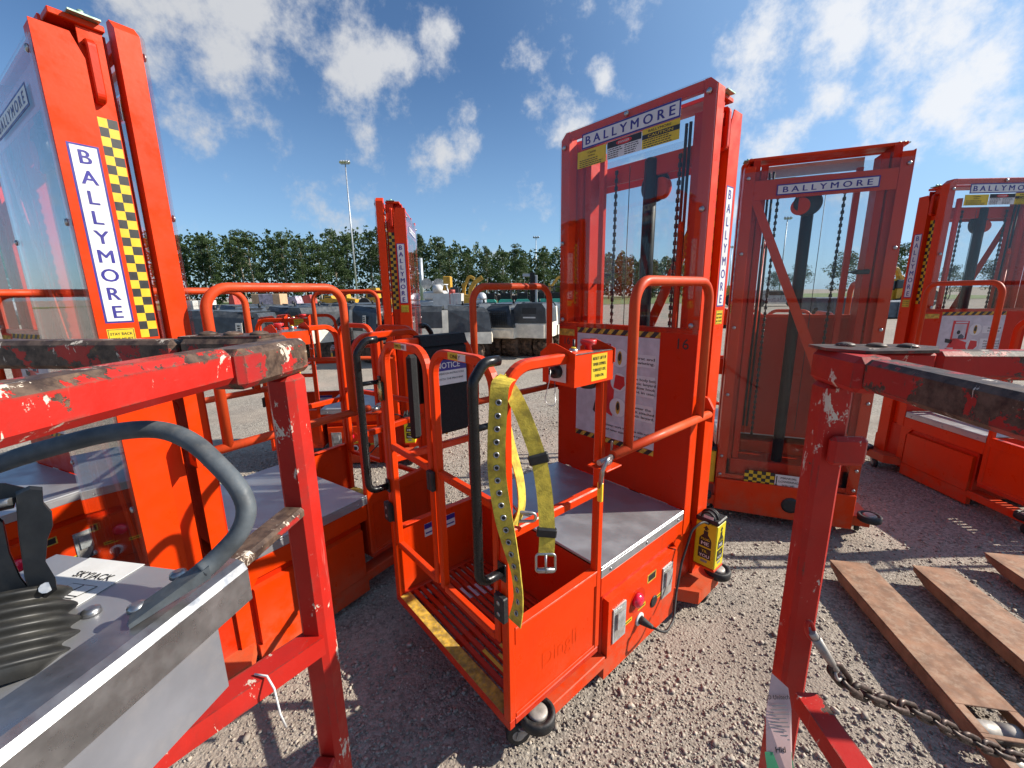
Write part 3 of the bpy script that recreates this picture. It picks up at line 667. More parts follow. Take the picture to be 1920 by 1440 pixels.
    m = MB(); m.plate((-0.0222, 0.672, 1.256), *LS, 0.074, 0.080, 0.0005, 0)
    for i, t in enumerate(('RESET LIFT IF', 'TIMER EXPIRES.', 'TURN KEY OFF,', 'THEN ON.')): m.text(t, (-0.0222, 0.672, 1.2835-i*.0175), *LS, 0.0125, 1, 0.0009, 0.062 if i < 3 else 0.044)
    B(m, 'reset_label', ['sticker_yellow', 'ink_black'], cb)
    B(MB().lathe([(0.032, 0), (0.024, -.03), (0.020, -.032)], (0.045, 0.640, 1.208), (0, 0, 1), 18), 'alarm_horn', 'black_plastic', cb)
    B(MB().tube(fillet([(0.018, 0.84, 1.275), (0.012, 0.850, 1.24), (0.02, 0.865, 1.17), (-0.01, 0.850, 1.16), (0.03, 0.81, 1.225)], 0.02, 4), 0.0012, 6), 'key_wire', 'bright_steel', cb)
    # --- moving carriage with clear guard
    m = MB(); chamfer_sheet(m, 0.0, W, 0.5235, 1.318, -0.004, 0.0, 0.0); B(m, 'front_panel', 'orange_deep')
    for s in (0, 1):
        g = (lambda x: x) if s == 0 else (lambda x: W-x)
        m = MB(); m.prism([(g(0.0), -0.0045, 0.40), (g(0.0), -0.0045, 2.205), (g(0.030), -0.0045, 2.233), (g(0.052), -0.0045, 2.233), (g(0.052), -0.0045, 1.318), (g(0.004), -0.0045, 1.318), (g(0.004), -0.0045, 0.40)], (0, -0.055, 0)); B(m, 'carriage_stile', 'orange')
    B(MB().box(0.0525, W-.0525, -0.030, -0.0045, 2.196, 2.233, 0.003), 'carriage_top_bar', 'orange')
    B(MB().box(0.0525, W-.0525, -0.030, -0.0045, 1.300, 1.322, 0.003), 'carriage_sill', 'orange')
    m = MB(); chamfer_sheet(m, 0.001, W-.001, 1.300, 2.232, 0.0012, 0.0062, 0.030); fg = B(m, 'front_glazing', 'acrylic')
    for (x, z) in ((0.028, 2.185), (W/2, 2.214), (W-.028, 2.165), (0.022, 1.78), (W-.022, 1.72), (0.03, 1.335), (W-.03, 1.335)):
        B(MB().lathe([(0.011, 0), (0.010, .004), (0.004, .006)], (x, 0.0063, z), (0, 1, 0), 12), 'screw', 'bright_steel', fg)
    Yf = 0.0064
    m = MB(); m.plate((0.377, Yf, 2.163), *FR, 0.487, 0.066, 0.0004, 1); m.plate((0.377, Yf, 2.163), *FR, 0.4865, 0.0655, 0.0002, 0, 0.0005); m.plate((0.377, Yf, 2.163), *FR, 0.473, 0.052, 0.0003, 1, 0.0008); m.text('B A L L Y M O R E', (0.377, Yf, 2.163), *FR, 0.050, 0, 0.0014, 0.44, 0.026); B(m, 'name_sticker', ['ink_blue', 'sticker_white'])
    m = MB(); m.plate((0.563, Yf, 2.087), *FR, 0.165, 0.072, 0.0004, 0); m.text('! Caution', (0.563, Yf, 2.110), *FR, 0.014, 1, 0.0008); m.text('Lift Alarms', (0.563, Yf, 2.096), *FR, 0.009, 1, 0.0008); small_print(m, (0.563, Yf, 2.069), -EX, EZ, 0.14, 4, 0.0085, 1, 3, 0.0006); B(m, 'caution_sticker', ['sticker_yellow', 'ink_black'])
    m = MB(); m.plate((0.388, Yf, 2.089), *FR, 0.176, 0.072, 0.0004, 0); m.plate((0.388, Yf, 2.111), *FR, 0.172, 0.026, 0.0002, 1, 0.0005)
    m.poly((0.388, Yf, 2.111), *FR, [(0.040*math.cos(a*math.pi/10), 0.011*math.sin(a*math.pi/10)) for a in range(20)], 0.0002, 2, 0.0008); m.text('DANGER', (0.388, Yf, 2.111), *FR, 0.012, 0, 0.0013, 0.056)
    small_print(m, (0.43, Yf, 2.075), -EX, EZ, 0.075, 5, 0.0085, 1, 5, 0.0006); small_print(m, (0.346, Yf, 2.075), -EX, EZ, 0.075, 5, 0.0085, 1, 6, 0.0006); B(m, 'danger_sticker', ['sticker_white', 'ink_black', 'ink_red'])
    m = MB(); m.plate((0.216, Yf, 2.090), *FR, 0.165, 0.074, 0.0004, 0); m.text('BALLYMORE', (0.220, Yf, 2.117), *FR, 0.013, 1, 0.0008, 0.10); m.plate((0.216, Yf, 2.098), *FR, 0.165, 0.018, 0.0002, 1, 0.0005); m.text('CAUTION', (0.216, Yf, 2.098), *FR, 0.015, 0, 0.0010, 0.11); small_print(m, (0.216, Yf, 2.071), -EX, EZ, 0.15, 4, 0.0085, 1, 8, 0.0006); B(m, 'warning_sticker', ['sticker_yellow', 'ink_black'])
    # instruction poster on the lower panel
    Yp = 0.0002
    m = MB(); m.plate((0.3985, Yp, 1.0135), *FR, 0.465, 0.517, 0.0005, 0); pc = V((0.3985, Yp, 1.0135))
    rg = random.Random(4)
    for i in range(150):
        a, b = rg.uniform(-.225, .225), rg.uniform(-.25, .25); u = V((-1, 0, 1)).normalized() if (int(a*40)+int(b*40)) % 2 else V((1, 0, 1)).normalized()
        m.plate(pc-EX*a+EZ*b, u, EY.cross(-u) if False else u.cross(EY)*-1, 0.011, 0.0018, 0.0001, 1, 0.0) if False else m.poly(pc-EX*a+EZ*b, *FR, [(-.005, -.005), (-.003, -.005), (.005, .005), (.003, .005)] if i % 2 else [(-.005, .005), (-.003, .005), (.005, -.005), (.003, -.005)], 0.0001, 1, 0.0005)
    def lf(pts, mt, l=0.0008): m.poly((0.475, Yp, 1.03), *FR, pts, 0.0001, mt, l)
    lf([(-.065, .06), (.055, .06), (.055, .20), (-.065, .205)], 3); lf([(-.05, .07), (.04, .07), (.04, .178), (-.05, .18)], 1, 0.001); lf([(-.045, .185), (.045, .185), (.045, .197), (-.045, .197)], 0, 0.001)
    lf([(-.03, -.12), (.075, -.16), (.085, .03), (.0, .06), (-.03, .06)], 3); lf([(-.09, -.02), (-.03, -.03), (-.03, -.015), (-.09, -.004)], 3); lf([(-.045, -.15), (-.03, -.16), (-.015, -.10), (-.03, -.09)], 2); lf([(.03, .07), (.05, .07), (.05, .11), (.03, .11)], 3); lf([(-.08, .0), (-.03, .0), (-.03, .07), (-.06, .05)], 3); lf([(-.10, .04), (-.05, .03), (-.045, .06), (-.10, .07)], 2)
    lf([(-.010, .066), (.030, .066), (.034, .085), (.012, .104), (-.008, .092)], 5, 0.0012); lf([(-.012+.014*math.cos(a*.7854), .116+.016*math.sin(a*.7854)) for a in range(8)], 2, 0.0014)
    for (z, r0) in ((1.166, 0.045), (1.048, 0.045), (0.921, 0.047)):
        cc = (0.368, Yp, z); m.poly(cc, *FR, [((r0+.003)*math.cos(a*math.pi/12), (r0+.003)*math.sin(a*math.pi/12)) for a in range(24)], 0.0001, 1, 0.0010); m.poly(cc, *FR, [(r0*math.cos(a*math.pi/12), r0*math.sin(a*math.pi/12)) for a in range(24)], 0.0001, 6, 0.0012)
        if z == 1.048: m.poly(cc, *FR, [(-.03, -.03), (.01, -.038), (.035, -.01), (.03, .03), (-.02, .036)], 0.0001, 3, 0.0014)
        else: m.poly(cc, *FR, [(0.013*math.cos(a*math.pi/8), 0.034*math.sin(a*math.pi/8)) for a in range(16)], 0.0001, 4, 0.0014); m.poly(cc, *FR, [(0.009*math.cos(a*math.pi/8), 0.02*math.sin(a*math.pi/8)+.006) for a in range(16)], 0.0001, 2, 0.0016)
    for (z, ls) in ((1.166, ('first and', 'twisting.')), (1.048, ('the body belt', 'static lanyard', 'yellow hook', 'not in use.')), (0.921, ('wear the', 'belt attached', 'static lanyard.'))):
        hh = 0.020*len(ls)+0.018; m.plate((0.248, Yp, z), *FR, 0.142, hh+.004, 0.0001, 1, 0.0007); m.plate((0.248, Yp, z), *FR, 0.138, hh, 0.0001, 6, 0.0009)
        for i, t in enumerate(ls): m.text(t, (0.232, Yp, z+(len(ls)-1)*.010-i*.020), *FR, 0.018, 2, 0.0012, min(0.0105*len(t), 0.118), 0.02)
    m.text('Always work within the side rails', (0.315, Yp, 0.823), *FR, 0.0165, 2, 0.0012, 0.255); m.text('and never stand on the rails.', (0.333, Yp, 0.800), *FR, 0.0165, 2, 0.0012, 0.22)
    B(m, 'instruction_poster', ['poster', 'poster_line', 'ink_black', 'ink_red', 'tape_yellow', 'dumpster_blue', 'sticker_white'])
    for zz_ in (1.287, 0.740): m = MB(); hazard(m, (0.3985, Yp, zz_), *FR, 0.465, 0.026, 9, 0, 1); B(m, 'hazard_tape', ['tape_yellow', 'ink_black'])
    B(MB().plate((0.705, Yp, 1.270), *FR, 0.105, 0.034, 0.0005, 0), 'masking_tape', 'tape_yellow')
    # --- fixed mast
    for s in (0, 1):
        g = (lambda x: x) if s == 0 else (lambda x: W-x)
        sd = LS if s == 0 else RS
        m = MB(); m.prism([(g(0.0), YB, 0.06), (g(0.0), -0.134, 0.06), (g(0.0), -0.134, 2.10), (g(0.0), -0.155, 2.155), (g(0.0), YB, 2.155)], (g(0.004)-g(0.0), 0, 0))
        m.box(g(0.0045), g(0.055), YB, YB+.004, 0.06, 2.15, 0.001); m.box(g(0.0045), g(0.050), -0.139, -0.135, 0.06, 2.10, 0.001); B(m, 'mast_column', 'orange')
        m = MB(); m.box(g(0.030), g(0.035), -0.1335, -0.080, 0.06, 2.19, 0.001); B(m, 'mast_side_plate', 'orange')
        for (x0, y0, y1, zt) in ((0.075, -0.20, -0.07, 2.19), (0.118, -0.185, -0.085, 2.16)):
            m = MB(); m.box(g(x0), g(x0+.006), y0, y1, 0.10, zt, 0.001); m.box(g(x0-.03), g(x0), y0, y0+.006, 0.10, zt, 0.001); m.box(g(x0-.03), g(x0), y1-.006, y1, 0.10, zt, 0.001); B(m, 'mast_rail', 'orange_deep')
        sx = 0.0 if s == 0 else W
        m = MB(); m.plate((sx, -0.176, 1.645), *sd, 0.064, 0.475, 0.0005, 0); m.plate((sx, -0.176, 1.645), *sd, 0.054, 0.465, 0.0002, 1, 0.0006)
        for i, ch in enumerate('BALLYMORE'): m.text(ch, (sx, -0.176, 1.645+0.206-i*0.0515), *sd, 0.050, 0, 0.0011, None, 0.022)
        B(m, 'name_sticker', ['ink_blue', 'sticker_white'])
        m = MB(); checker(m, (g(0.030), -0.106, 1.665), *sd, 2, 25, 0.0225, 0.0245, 0, 1); B(m, 'checker_sticker', ['sticker_yellow', 'ink_black'])
        m = MB(); m.plate((sx, -0.178, 1.362), *sd, 0.062, 0.058, 0.0005, 0); m.plate((sx, -0.178, 1.362), *sd, 0.058, 0.054, 0.0001, 1, 0.0006); m.plate((sx, -0.178, 1.362), *sd, 0.055, 0.051, 0.0001, 0, 0.0008)
        for i, t in enumerate(('STAY BACK', 'FEET MUST', 'BE CLEAR')): m.text(t, (sx, -0.178, 1.376-i*.015), *sd, 0.011, 1, 0.0012, 0.050)
        B(m, 'stay_back_sticker', ['sticker_yellow', 'ink_black'])
        hx = g(0.004)
        m = MB(); m.sq(fillet([(g(0.030), -0.115, 2.150), (hx, -0.115, 2.150), (hx, -0.115, 2.010), (g(0.030), -0.115, 2.010)], 0.016, 5), 0.014, 0.022, EY, 0, 0.003); B(m, 'top_handle', 'orange_deep')
    m = MB(); m.box(0.02, W-.02, -0.185, -0.075, 2.1905, 2.206, 0.002); B(m, 'mast_cap', 'orange')
    for x in (0.03, W-.03):
        m = MB(); m.prism([(x-.03, -0.15, 2.2065), (x+.03, -0.15, 2.2065), (x+.03, -0.085, 2.2065), (x-.03, -0.085, 2.2065)], (0, 0, 0.004)); m.cyl((x-.008, -0.12, 2.2105), (x-.008, -0.12, 2.222), 0.007, n=8); m.cyl((x+.012, -0.12, 2.2105), (x+.012, -0.12, 2.222), 0.007, n=8); B(m, 'cap_plate', 'green_glint')
    m = MB(); m.box(0.118, W-.118, -0.165, -0.145, 1.985, 2.065, 0.003); m.box(0.118, W-.118, -0.165, -0.145, 0.30, 0.38, 0.003); B(m, 'cross_member', 'orange_deep')
    B(MB().lathe([(0.030, 0.0), (0.030, 1.95), (0.022, 1.96)], (0.345, -0.150, 0.10), (0, 0, 1), 18), 'lift_cylinder', 'cylinder_black')
    m = MB(); m.lathe([(0.062, -0.012), (0.070, -0.006), (0.070, 0.006), (0.062, 0.012)], (0.335, -0.175, 1.945), (0, 1, 0), 26, 0); B(m, 'pulley_housing', 'black_plastic')
    m = MB(); m.lathe([(0.045, -0.010), (0.047, 0.0), (0.045, 0.022)], (0.300, -0.180, 1.930), (0.3, 1, 0), 24, 0); B(m, 'pulley', 'orange')
    for x in (0.195, 0.515):
        m = MB(); k = 0; z = 0.55
        while z < 2.03:
            if k % 2 == 0: m.box(x-.008, x+.008, -0.132, -0.120, z, z+.021, 0.003)
            else: m.box(x-.004, x+.004, -0.130, -0.122, z-.002, z+.013, 0.002); z -= .008
            z += 0.0215; k += 1
        B(m, 'lift_chain', 'dark_steel')
    for (x, y) in ((0.165, -0.105), (0.145, -0.10)): B(MB().tube([(x, y, 0.6), (x+.004, y, 1.4), (x, y, 2.14)], 0.0065, 8, N=EX), 'hose', 'dark_hose')
    B(MB().tube([(0.432, -0.11, 0.6), (0.430, -0.11, 2.04)], 0.0018, 6, N=EX), 'cable', 'dark_steel')
    B(MB().cyl((0.152, -0.09, 0.55), (0.152, -0.09, 1.72), 0.011, n=10).cyl((0.152, -0.09, 1.72), (0.152, -0.09, 1.76), 0.014, 0.008, n=10), 'guide_rod', 'orange')
    B(MB().box(0.560, 0.588, -0.115, -0.09, 0.55, 2.12, 0.002), 'guide_bar', 'orange_deep')
    # --- back of the mast
    B(MB().box(0.004, W-.004, YB-.020, YB-.002, 0.050, 0.268, 0.004), 'rear_cover', 'orange')
    B(MB().lathe([(0.046, -0.004), (0.050, 0.0), (0.050, .010), (0.034, .012)], (0.43, YB-.016, 0.150), (0, -1, 0), 24), 'steering_hub', 'black_rubber')
    ang = math.atan2(2.04-0.46, 0.04-0.74)
    m = MB(); m.prism([(0.0, YB+.006, 2.08), (0.045, YB+.006, 2.08), (W-.01, YB+.006, 0.45), (W-.01, YB+.006, 0.36), (W-.035, YB+.006, 0.36)], (0, 0.004, 0)); B(m, 'diagonal_brace', 'orange')
    m = MB(); m.box(0.056, W-.056, YB+.001, YB+.005, 1.972, 2.075, 0.001); m.box(0.056, W-.056, YB+.001, YB+.005, 0.27, 0.30, 0.001); B(m, 'rear_strap', 'orange')
    rgz = B(MB().box(0.001, W-.001, YB-.0065, YB-.0015, 0.269, 2.122, 0.001), 'rear_glazing', 'acrylic')
    for x in (0.022, W-.022):
        for z in (2.09, 1.68, 1.25, 0.83, 0.42, 0.295): B(MB().lathe([(0.010, 0), (0.009, .004), (0.004, .006)], (x, YB-.0066, z), (0, -1, 0), 12), 'screw', 'bright_steel', rgz)
    Yr = YB-.0067
    m = MB(); m.plate((0.398, Yr, 2.016), *BK, 0.462, 0.056, 0.0004, 0); m.plate((0.398, Yr, 2.016), *BK, 0.450, 0.044, 0.0003, 1, 0.0005); m.text('B A L L Y M O R E', (0.398, Yr, 2.016), *BK, 0.042, 0, 0.0011, 0.40, 0.022); B(m, 'name_sticker', ['ink_blue', 'sticker_white'])
    m = MB(); checker(m, (0.247, Yr, 0.301), *BK, 7, 4, 0.0238, 0.0225, 0, 1, 0.0004); m.plate((0.408, Yr, 0.297), *BK, 0.148, 0.086, 0.0004, 2)
    for i, t in enumerate(('MANUAL', 'LOWERING', 'VALVE')): m.text(t, (0.408, Yr, 0.320-i*.024), *BK, 0.019, 1, 0.0008, 0.088 if i == 0 else (0.105 if i == 1 else 0.066), 0.022)
    for x in (0.343, 0.473): m.plate((x, Yr, 0.300), *BK, 0.006, 0.06, 0.0002, 1, 0.0005); m.poly((x, Yr, 0.264), *BK, [(-.008, .008), (0, -.006), (.008, .008)], 0.0002, 1, 0.0005)
    B(m, 'valve_sticker', ['sticker_yellow', 'ink_black', 'sticker_white'])
    B(MB().box(0.60, 0.66, -0.20, -0.17, 1.55, 1.575, 0.004).cyl((0.60, -0.185, 1.562), (0.565, -0.185, 1.562), 0.010, 0.003, n=8), 'limit_switch', 'black_plastic')
    # --- left side: latches, beacon, outlet, cord and cord box
    for y in (0.480, 0.125):
        lt = MB(); lt.plate((-.004, y, 0.236), *LS, 0.082, 0.150, 0.005, 0); lt.plate((-.009, y, 0.236), *LS, 0.064, 0.120, 0.0008, 1); lt.prism([(-.0095, y-.024, 0.215), (-.0095, y+.024, 0.215), (-.0095, y+.024, 0.285), (-.0095, y-.024, 0.285)], (-0.009, 0, 0.006), 0)
        B(lt, 'latch', ['clear_grey', 'grey_hub'])
    m = MB(); m.lathe([(0.052, 0.0), (0.052, 0.0012)], (-.004, 0.352, 0.262), (-1, 0, 0), 28, 1); m.lathe([(0.030, 0.0015), (0.029, .014), (0.020, .024), (0.008, .027)], (-.004, 0.362, 0.270), (-1, 0, 0), 24, 0); B(m, 'beacon', ['red_lens', 'orange_deep'])
    for (y, z, ww) in ((0.415, 0.196, 0.055), (0.318, 0.213, 0.055), (0.185, 0.190, 0.055)):
        m = MB(); m.plate((-.004, y, z), *LS, ww, 0.017, 0.0005, 0); m.plate((-.004, y, z), *LS, ww*.8, 0.005, 0.0001, 1, 0.0006); B(m, 'small_label', ['sticker_yellow', 'ink_black'])
    B(MB().plate((-.004, 0.252, 0.318), *LS, 0.066, 0.040, 0.0006, 0).plate((-.004, 0.252, 0.318), *LS, 0.055, 0.028, 0.0002, 1, 0.0007), 'hour_meter', ['tape_yellow', 'ink_black'])
    B(MB().lathe([(0.028, 0), (0.028, .004), (0.020, .006)], (-.004, 0.332, 0.160), (-1, 0, 0), 20), 'power_inlet', 'sticker_white')
    B(MB().lathe([(0.026, 0), (0.026, .003), (0.016, .004)], (-.004, 0.225, 0.185), (-1, 0, 0), 20), 'outlet', 'dark_steel')
    m = MB(); m.lathe([(0.018, 0.0), (0.016, .015), (0.009, .05), (0.006, .055)], (-.010, 0.332, 0.160), (-1, -0.15, -0.15), 14)
    m.tube(fillet([(-.062, 0.322, 0.150), (-.100, 0.29, 0.13), (-.085, 0.20, 0.125), (-.050, 0.12, 0.20), (-.035, 0.06, 0.31), (-.040, 0.00, 0.44), (-.06, -0.05, 0.475), (-.065, -0.11, 0.44)], 0.05, 6), 0.0052, 8)
    B(m, 'power_cord', 'black_rubber')
    x0, x1, y0, y1, z0, z1 = -0.105, -0.006, -0.205, -0.115, 0.205, 0.438
    m = MB(); m.box(x0, x1, y0, y1, z0+.012, z1, 0.004); cd = B(m, 'cord_box', 'caddy_yellow')
    B(MB().box(x0-.001, x1+.001, y0-.001, y1+.001, z0, z0+.0118, 0.002), 'cord_box_base', 'orange', cd)
    m = MB(); m.box(x0-.003, x1+.002, y0-.003, y1+.003, z1+.0002, z1+.022, 0.005); B(m, 'cord_box_rim', 'black_plastic', cd)
    m = MB()
    for k in range(3): m.tube(arc_pts((-0.055, -0.165+.02*k, z1+.018), 0.030+.006*(k % 2), 0, math.pi, 12, EX, EZ), 0.0055, 8)
    B(m, 'coiled_cord', 'black_rubber', cd); B(MB().plate((-0.06, -0.118, z1+.026), *FR, 0.045, 0.02, 0.001), 'cord_tag', 'sticker_white', cd)
    for (c_, rr) in (((-0.0555, y1, 0.33), FR), ((x0, -0.160, 0.33), LS)):
        m = MB(); q = V(c_)
        m.poly(q, *rr, [(-.010, .068), (.010, .068), (.010, .050), (.024, .032), (.028, .02), (.028, -.012), (-.028, -.012), (-.028, .02), (-.024, .032), (-.010, .050)], 0.0004, 0, 0.0002)
        m.poly(q, *rr, [(-.014, .078), (0, .094), (.014, .078), (.006, .078), (.006, .070), (-.006, .070), (-.006, .078)], 0.0004, 0, 0.0002)
        m.plate(q-EZ*.046, *rr, 0.058, 0.052, 0.0004, 0, 0.0002)
        m.text('PLUG', q+EZ*.026, *rr, 0.016, 1, 0.001, 0.038, 0.022); m.text('ME', q+EZ*.004, *rr, 0.024, 2, 0.001, 0.034, 0.03); m.text('TIL', q-EZ*.035, *rr, 0.017, 1, 0.001, 0.026, 0.022); m.text('YOU', q-EZ*.058, *rr, 0.022, 2, 0.001, 0.046, 0.03)
        m.plate(q-EZ*.086, *rr, 0.03, 0.012, 0.0004, 3, 0.0002)
        B(m, 'cord_box_print', ['ink_black', 'caddy_yellow', 'sticker_white', 'ink_grey'], cd)
    return root

def bumper_roller(root, c):
    m = MB(); m.lathe([(0.052, -0.020), (0.059, -0.015), (0.059, 0.014), (0.054, 0.019), (0.045, 0.019), (0.043, 0.012)], c, (0, 0, 1), 28); o = m.build('bumper_roller', 'black_rubber', root, OFF)
    m = MB(); m.lathe([(0.033, 0.0), (0.033, 0.016), (0.029, 0.0205), (0.009, 0.022)], c, (0, 0, 1), 24); m.build('hub', 'grey_hub', o, OFF)
def caster(root, c, a):
    c = V(c); d = V((math.cos(a*2.0), math.sin(a*2.0), 0)); n = V((-d.y, d.x, 0)); r = 0.0410
    w_ = c + d*0.022; w_.z = r-0.004
    m = MB(); m.lathe([(r*0.86, -0.014), (r, -0.009), (r, 0.009), (r*0.86, 0.014)], w_, n, 22, 0); m.lathe([(r*0.5, -0.0145), (r*0.5, 0.0145)], w_, n, 14, 1); o = m.build('caster', ['black_rubber', 'grey_hub'], root, OFF)
    m = MB(); m.cyl(c, c-EZ*0.010, 0.026, n=16)
    for s in (-1, 1):
        q = w_+n*0.018*s; t = c+n*0.018*s-EZ*0.008
        m.prism([q-d*.010-EZ*.006, q+d*.010-EZ*.006, t+d*.022, t-d*.022], n*0.003*s)
    m.build('caster_fork', 'grey_hub', o, OFF)

proto = build_lift()
def place_lift(o, x, y, ang, z=0.0):
    c, s = math.cos(ang), math.sin(ang)
    o.location = (x + c*OFF[0]-s*OFF[1], y + s*OFF[0]+c*OFF[1], z); o.rotation_euler = (0, 0, ang)
    return o
LIFTS = [((0.7567, 1.6915, 2.2837, 0.0), 'orange personnel lift with the yellow webbing belt hung on its gate post'),
         ((-1.6776, 1.8035, -0.5887, 0.0), 'orange personnel lift whose tall checkered mast rises at the far left'),
         ((1.4255, 2.7825, -0.3804, 0.0), 'orange personnel lift showing its clear back sheet with the manual lowering valve sticker'),
         ((3.8891, 3.1616, 3.1064, -0.01), 'orange personnel lift cut by the right edge, behind the blackened rail'),
         ((-1.0620, 3.5298, 1.6820, 0.0), 'most distant orange personnel lift, its narrow mast standing against the treeline'),
         ((-2.177, 2.065, R_(156.4), 0.0), 'orange personnel lift at the left edge, its deck seen past the joystick')]
lifts = []
for i, (ps, lb) in enumerate(LIFTS):
    o = proto if i == 0 else copy_tree(proto)
    place_lift(o, *ps); tag(o, lb, 'personnel lift', 'orange personnel lifts parked in the yard'); lifts.append(o)
def world_of(i, q):
    x, y, a, z = LIFTS[i][0]; c, s = math.cos(a), math.sin(a)
    return V((x + c*q[0]-s*q[1], y + s*q[0]+c*q[1], z+q[2]))
# raised maker's lettering under the paint of the side panel, and
# marker numbers and key tags written only on the nearest lift
def b0(mb, name, mats): return mb.build(name, mats, lifts[0], OFF)
m = MB(); m.text('16', (0.060, 0.0002, 1.258), *FR, 0.064, 0, 0.0006, None, 0.0); m.text('16', (0.70, 0.0002, 1.225), *FR, 0.050, 0, 0.0006, None, 0.0); b0(m, 'marker_number', 'ink_black')
m = MB(); m.text('Dingli', (0.0062, 0.80, 0.325), *LS, 0.085, 0, 0.0011, 0.17, 0.0); b0(m, 'raised_lettering', 'orange')

# ------------------------------------------------------------------ yellow body belt hung on the gate post
def ribbon(mb, pts, wdirs, w, t=0.003, mat=0, sub=5):
    """flat webbing through pts, width along wdirs (interpolated), thickness t"""
    pts = [V(p) for p in pts]; wd = [V(q).normalized() for q in wdirs]; P = []; Q = []
    n = len(pts)
    for i in range(n-1):
        p0, p1, p2, p3 = pts[max(i-1, 0)], pts[i], pts[i+1], pts[min(i+2, n-1)]
        for k in range(sub):
            u = k/sub
            P.append(0.5*((2*p1)+(p2-p0)*u+(2*p0-5*p1+4*p2-p3)*u*u+(3*p1-p0-3*p2+p3)*u**3)); Q.append(wd[i].lerp(wd[i+1], u).normalized())
    P.append(pts[-1]); Q.append(wd[-1]); vs = []
    for i, p in enumerate(P):
        tg = (P[min(i+1, len(P)-1)]-P[max(i-1, 0)]).normalized(); q = (Q[i]-tg*Q[i].dot(tg)).normalized(); nn = tg.cross(q)
        vs += [p-q*w/2-nn*t/2, p+q*w/2-nn*t/2, p+q*w/2+nn*t/2, p-q*w/2+nn*t/2]
    fs = [(4*i+j, 4*i+(j+1) % 4, 4*i+4+(j+1) % 4, 4*i+4+j) for i in range(len(P)-1) for j in range(4)] + [(0, 1, 2, 3), tuple(4*(len(P)-1)+j for j in range(4))]
    mb.add(vs, fs, mat, False); return P, Q
belt = empty('body_belt', world_of(0, (0.0, 1.0, 0.0)))
BO = tuple(belt.location)
RT = V((1, 0, 0))
T0 = 1.03
m = MB()
front = [dep(952, 707, T0+.03), dep(938, 722, T0), dep(934, 770, T0+.005), dep(931, 830, T0+.02), dep(932, 890, T0+.035), dep(942, 960, T0+.05), dep(955, 1020, T0+.06), dep(968, 1080, T0+.07), dep(972, 1130, T0+.08), dep(965, 1168, T0+.09)]
fwd_w = [V((.9, .5, 0)), RT, RT, RT, RT, RT, V((.9, -.5, 0)), V((.55, -.8, 0)), V((.5, -.85, 0)), V((.7, -.7, 0))]
P1, Q1 = ribbon(m, front, fwd_w, 0.046); strap = m.build('grommet_strap', 'webbing', belt, BO)
L1 = [0.0]
for i in range(1, len(P1)): L1.append(L1[-1]+(P1[i]-P1[i-1]).length)
gd = 0.085
while gd < L1[-1]-0.03:
    i = max(k for k in range(len(L1)) if L1[k] <= gd); i = min(i, len(P1)-2); u = (gd-L1[i])/(L1[i+1]-L1[i]); c = P1[i].lerp(P1[i+1], u); tg = (P1[i+1]-P1[i]).normalized(); nn = tg.cross(Q1[i]).normalized()
    if nn.dot(CAM-c) < 0: nn = -nn
    a = Q1[i]-tg*Q1[i].dot(tg); a.normalize()
    ring = [c+nn*.0022+0.0064*(math.cos(k*math.pi/8)*a+math.sin(k*math.pi/8)*tg) for k in range(16)]
    MB().tube(ring, 0.0021, 6, closed=True).build('grommet', 'bright_steel', strap, BO)
    MB().lathe([(0.0052, 0), (0.0048, .0006)], c+nn*.0017, nn, 12).build('eyelet_hole', 'dark_steel', strap, BO)
    gd += 0.034
m = MB()
back = [dep(940, 712, T0+.03), dep(955, 728, T0+.04), dep(975, 765, T0+.03), dep(995, 815, T0+.02), dep(1010, 862, T0+.02), dep(1019, 910, T0+.02), dep(1024, 960, T0+.02), dep(1026, 1005, T0+.02), dep(1024, 1042, T0+.02)]
bw = [V((.8, .6, 0)), V((.7, .5, .5)), V((.8, .1, .5)), V((.95, .0, .2)), RT, RT, RT, RT, RT]
ribbon(m, back, bw, 0.040); m.build('buckle_strap', 'webbing', belt, BO)
m = MB(); ribbon(m, [dep(948, 790, T0+.10), dep(962, 850, T0+.12), dep(975, 900, T0+.13), dep(978, 950, T0+.13), dep(966, 985, T0+.12)], [V((.6, .8, 0))]*5, 0.034); m.build('inner_strap', 'webbing', belt, BO)
for (px, py, ww, hh, rz) in ((1010, 860, .052, .026, -.25), (1025, 998, .050, .024, .1)):
    c = dep(px, py, T0+.02); M_ = Matrix.Translation(c) @ Matrix.Rotation(rz, 4, 'Y'); mk = MB(); mk.box(-ww/2, ww/2, -.008, .008, -hh/2, hh/2, .003, M=M_); mk.build('keeper', 'black_plastic', belt, BO)
c = dep(1023, 1052, T0+.02); mk = MB(); mk.tube(fillet([c+V((-.024, 0, .02)), c+V((.024, 0, .02)), c+V((.024, -.004, -.028)), c+V((-.024, -.004, -.028))], .008, 4, True), .0032, 8, closed=True); mk.cyl(c+V((-.022, -.004, -.022)), c+V((.022, -.004, -.022)), .006, n=10); mk.cyl(c+V((0, -.003, .02)), c+V((0, -.008, -.028)), .003, n=8); mk.build('buckle', 'bright_steel', belt, BO)
c = dep(985, 970, T0+.13); mk = MB(); mk.tube(fillet([c+V((-.035, 0, .0)), c+V((-.02, 0, .018)), c+V((.028, 0, .012)), c+V((.03, 0, -.012)), c+V((-.03, 0, -.012))], .012, 4, True), .0045, 8, closed=True); mk.tube([dep(955, 940, T0+.14), dep(975, 962, T0+.135), c+V((.015, 0, .005))], .004, 8); mk.build('snap_hook', 'bright_steel', belt, BO)
tag(belt, 'yellow webbing body belt with metal eyelets and buckle hung over the gate post', 'safety belt')

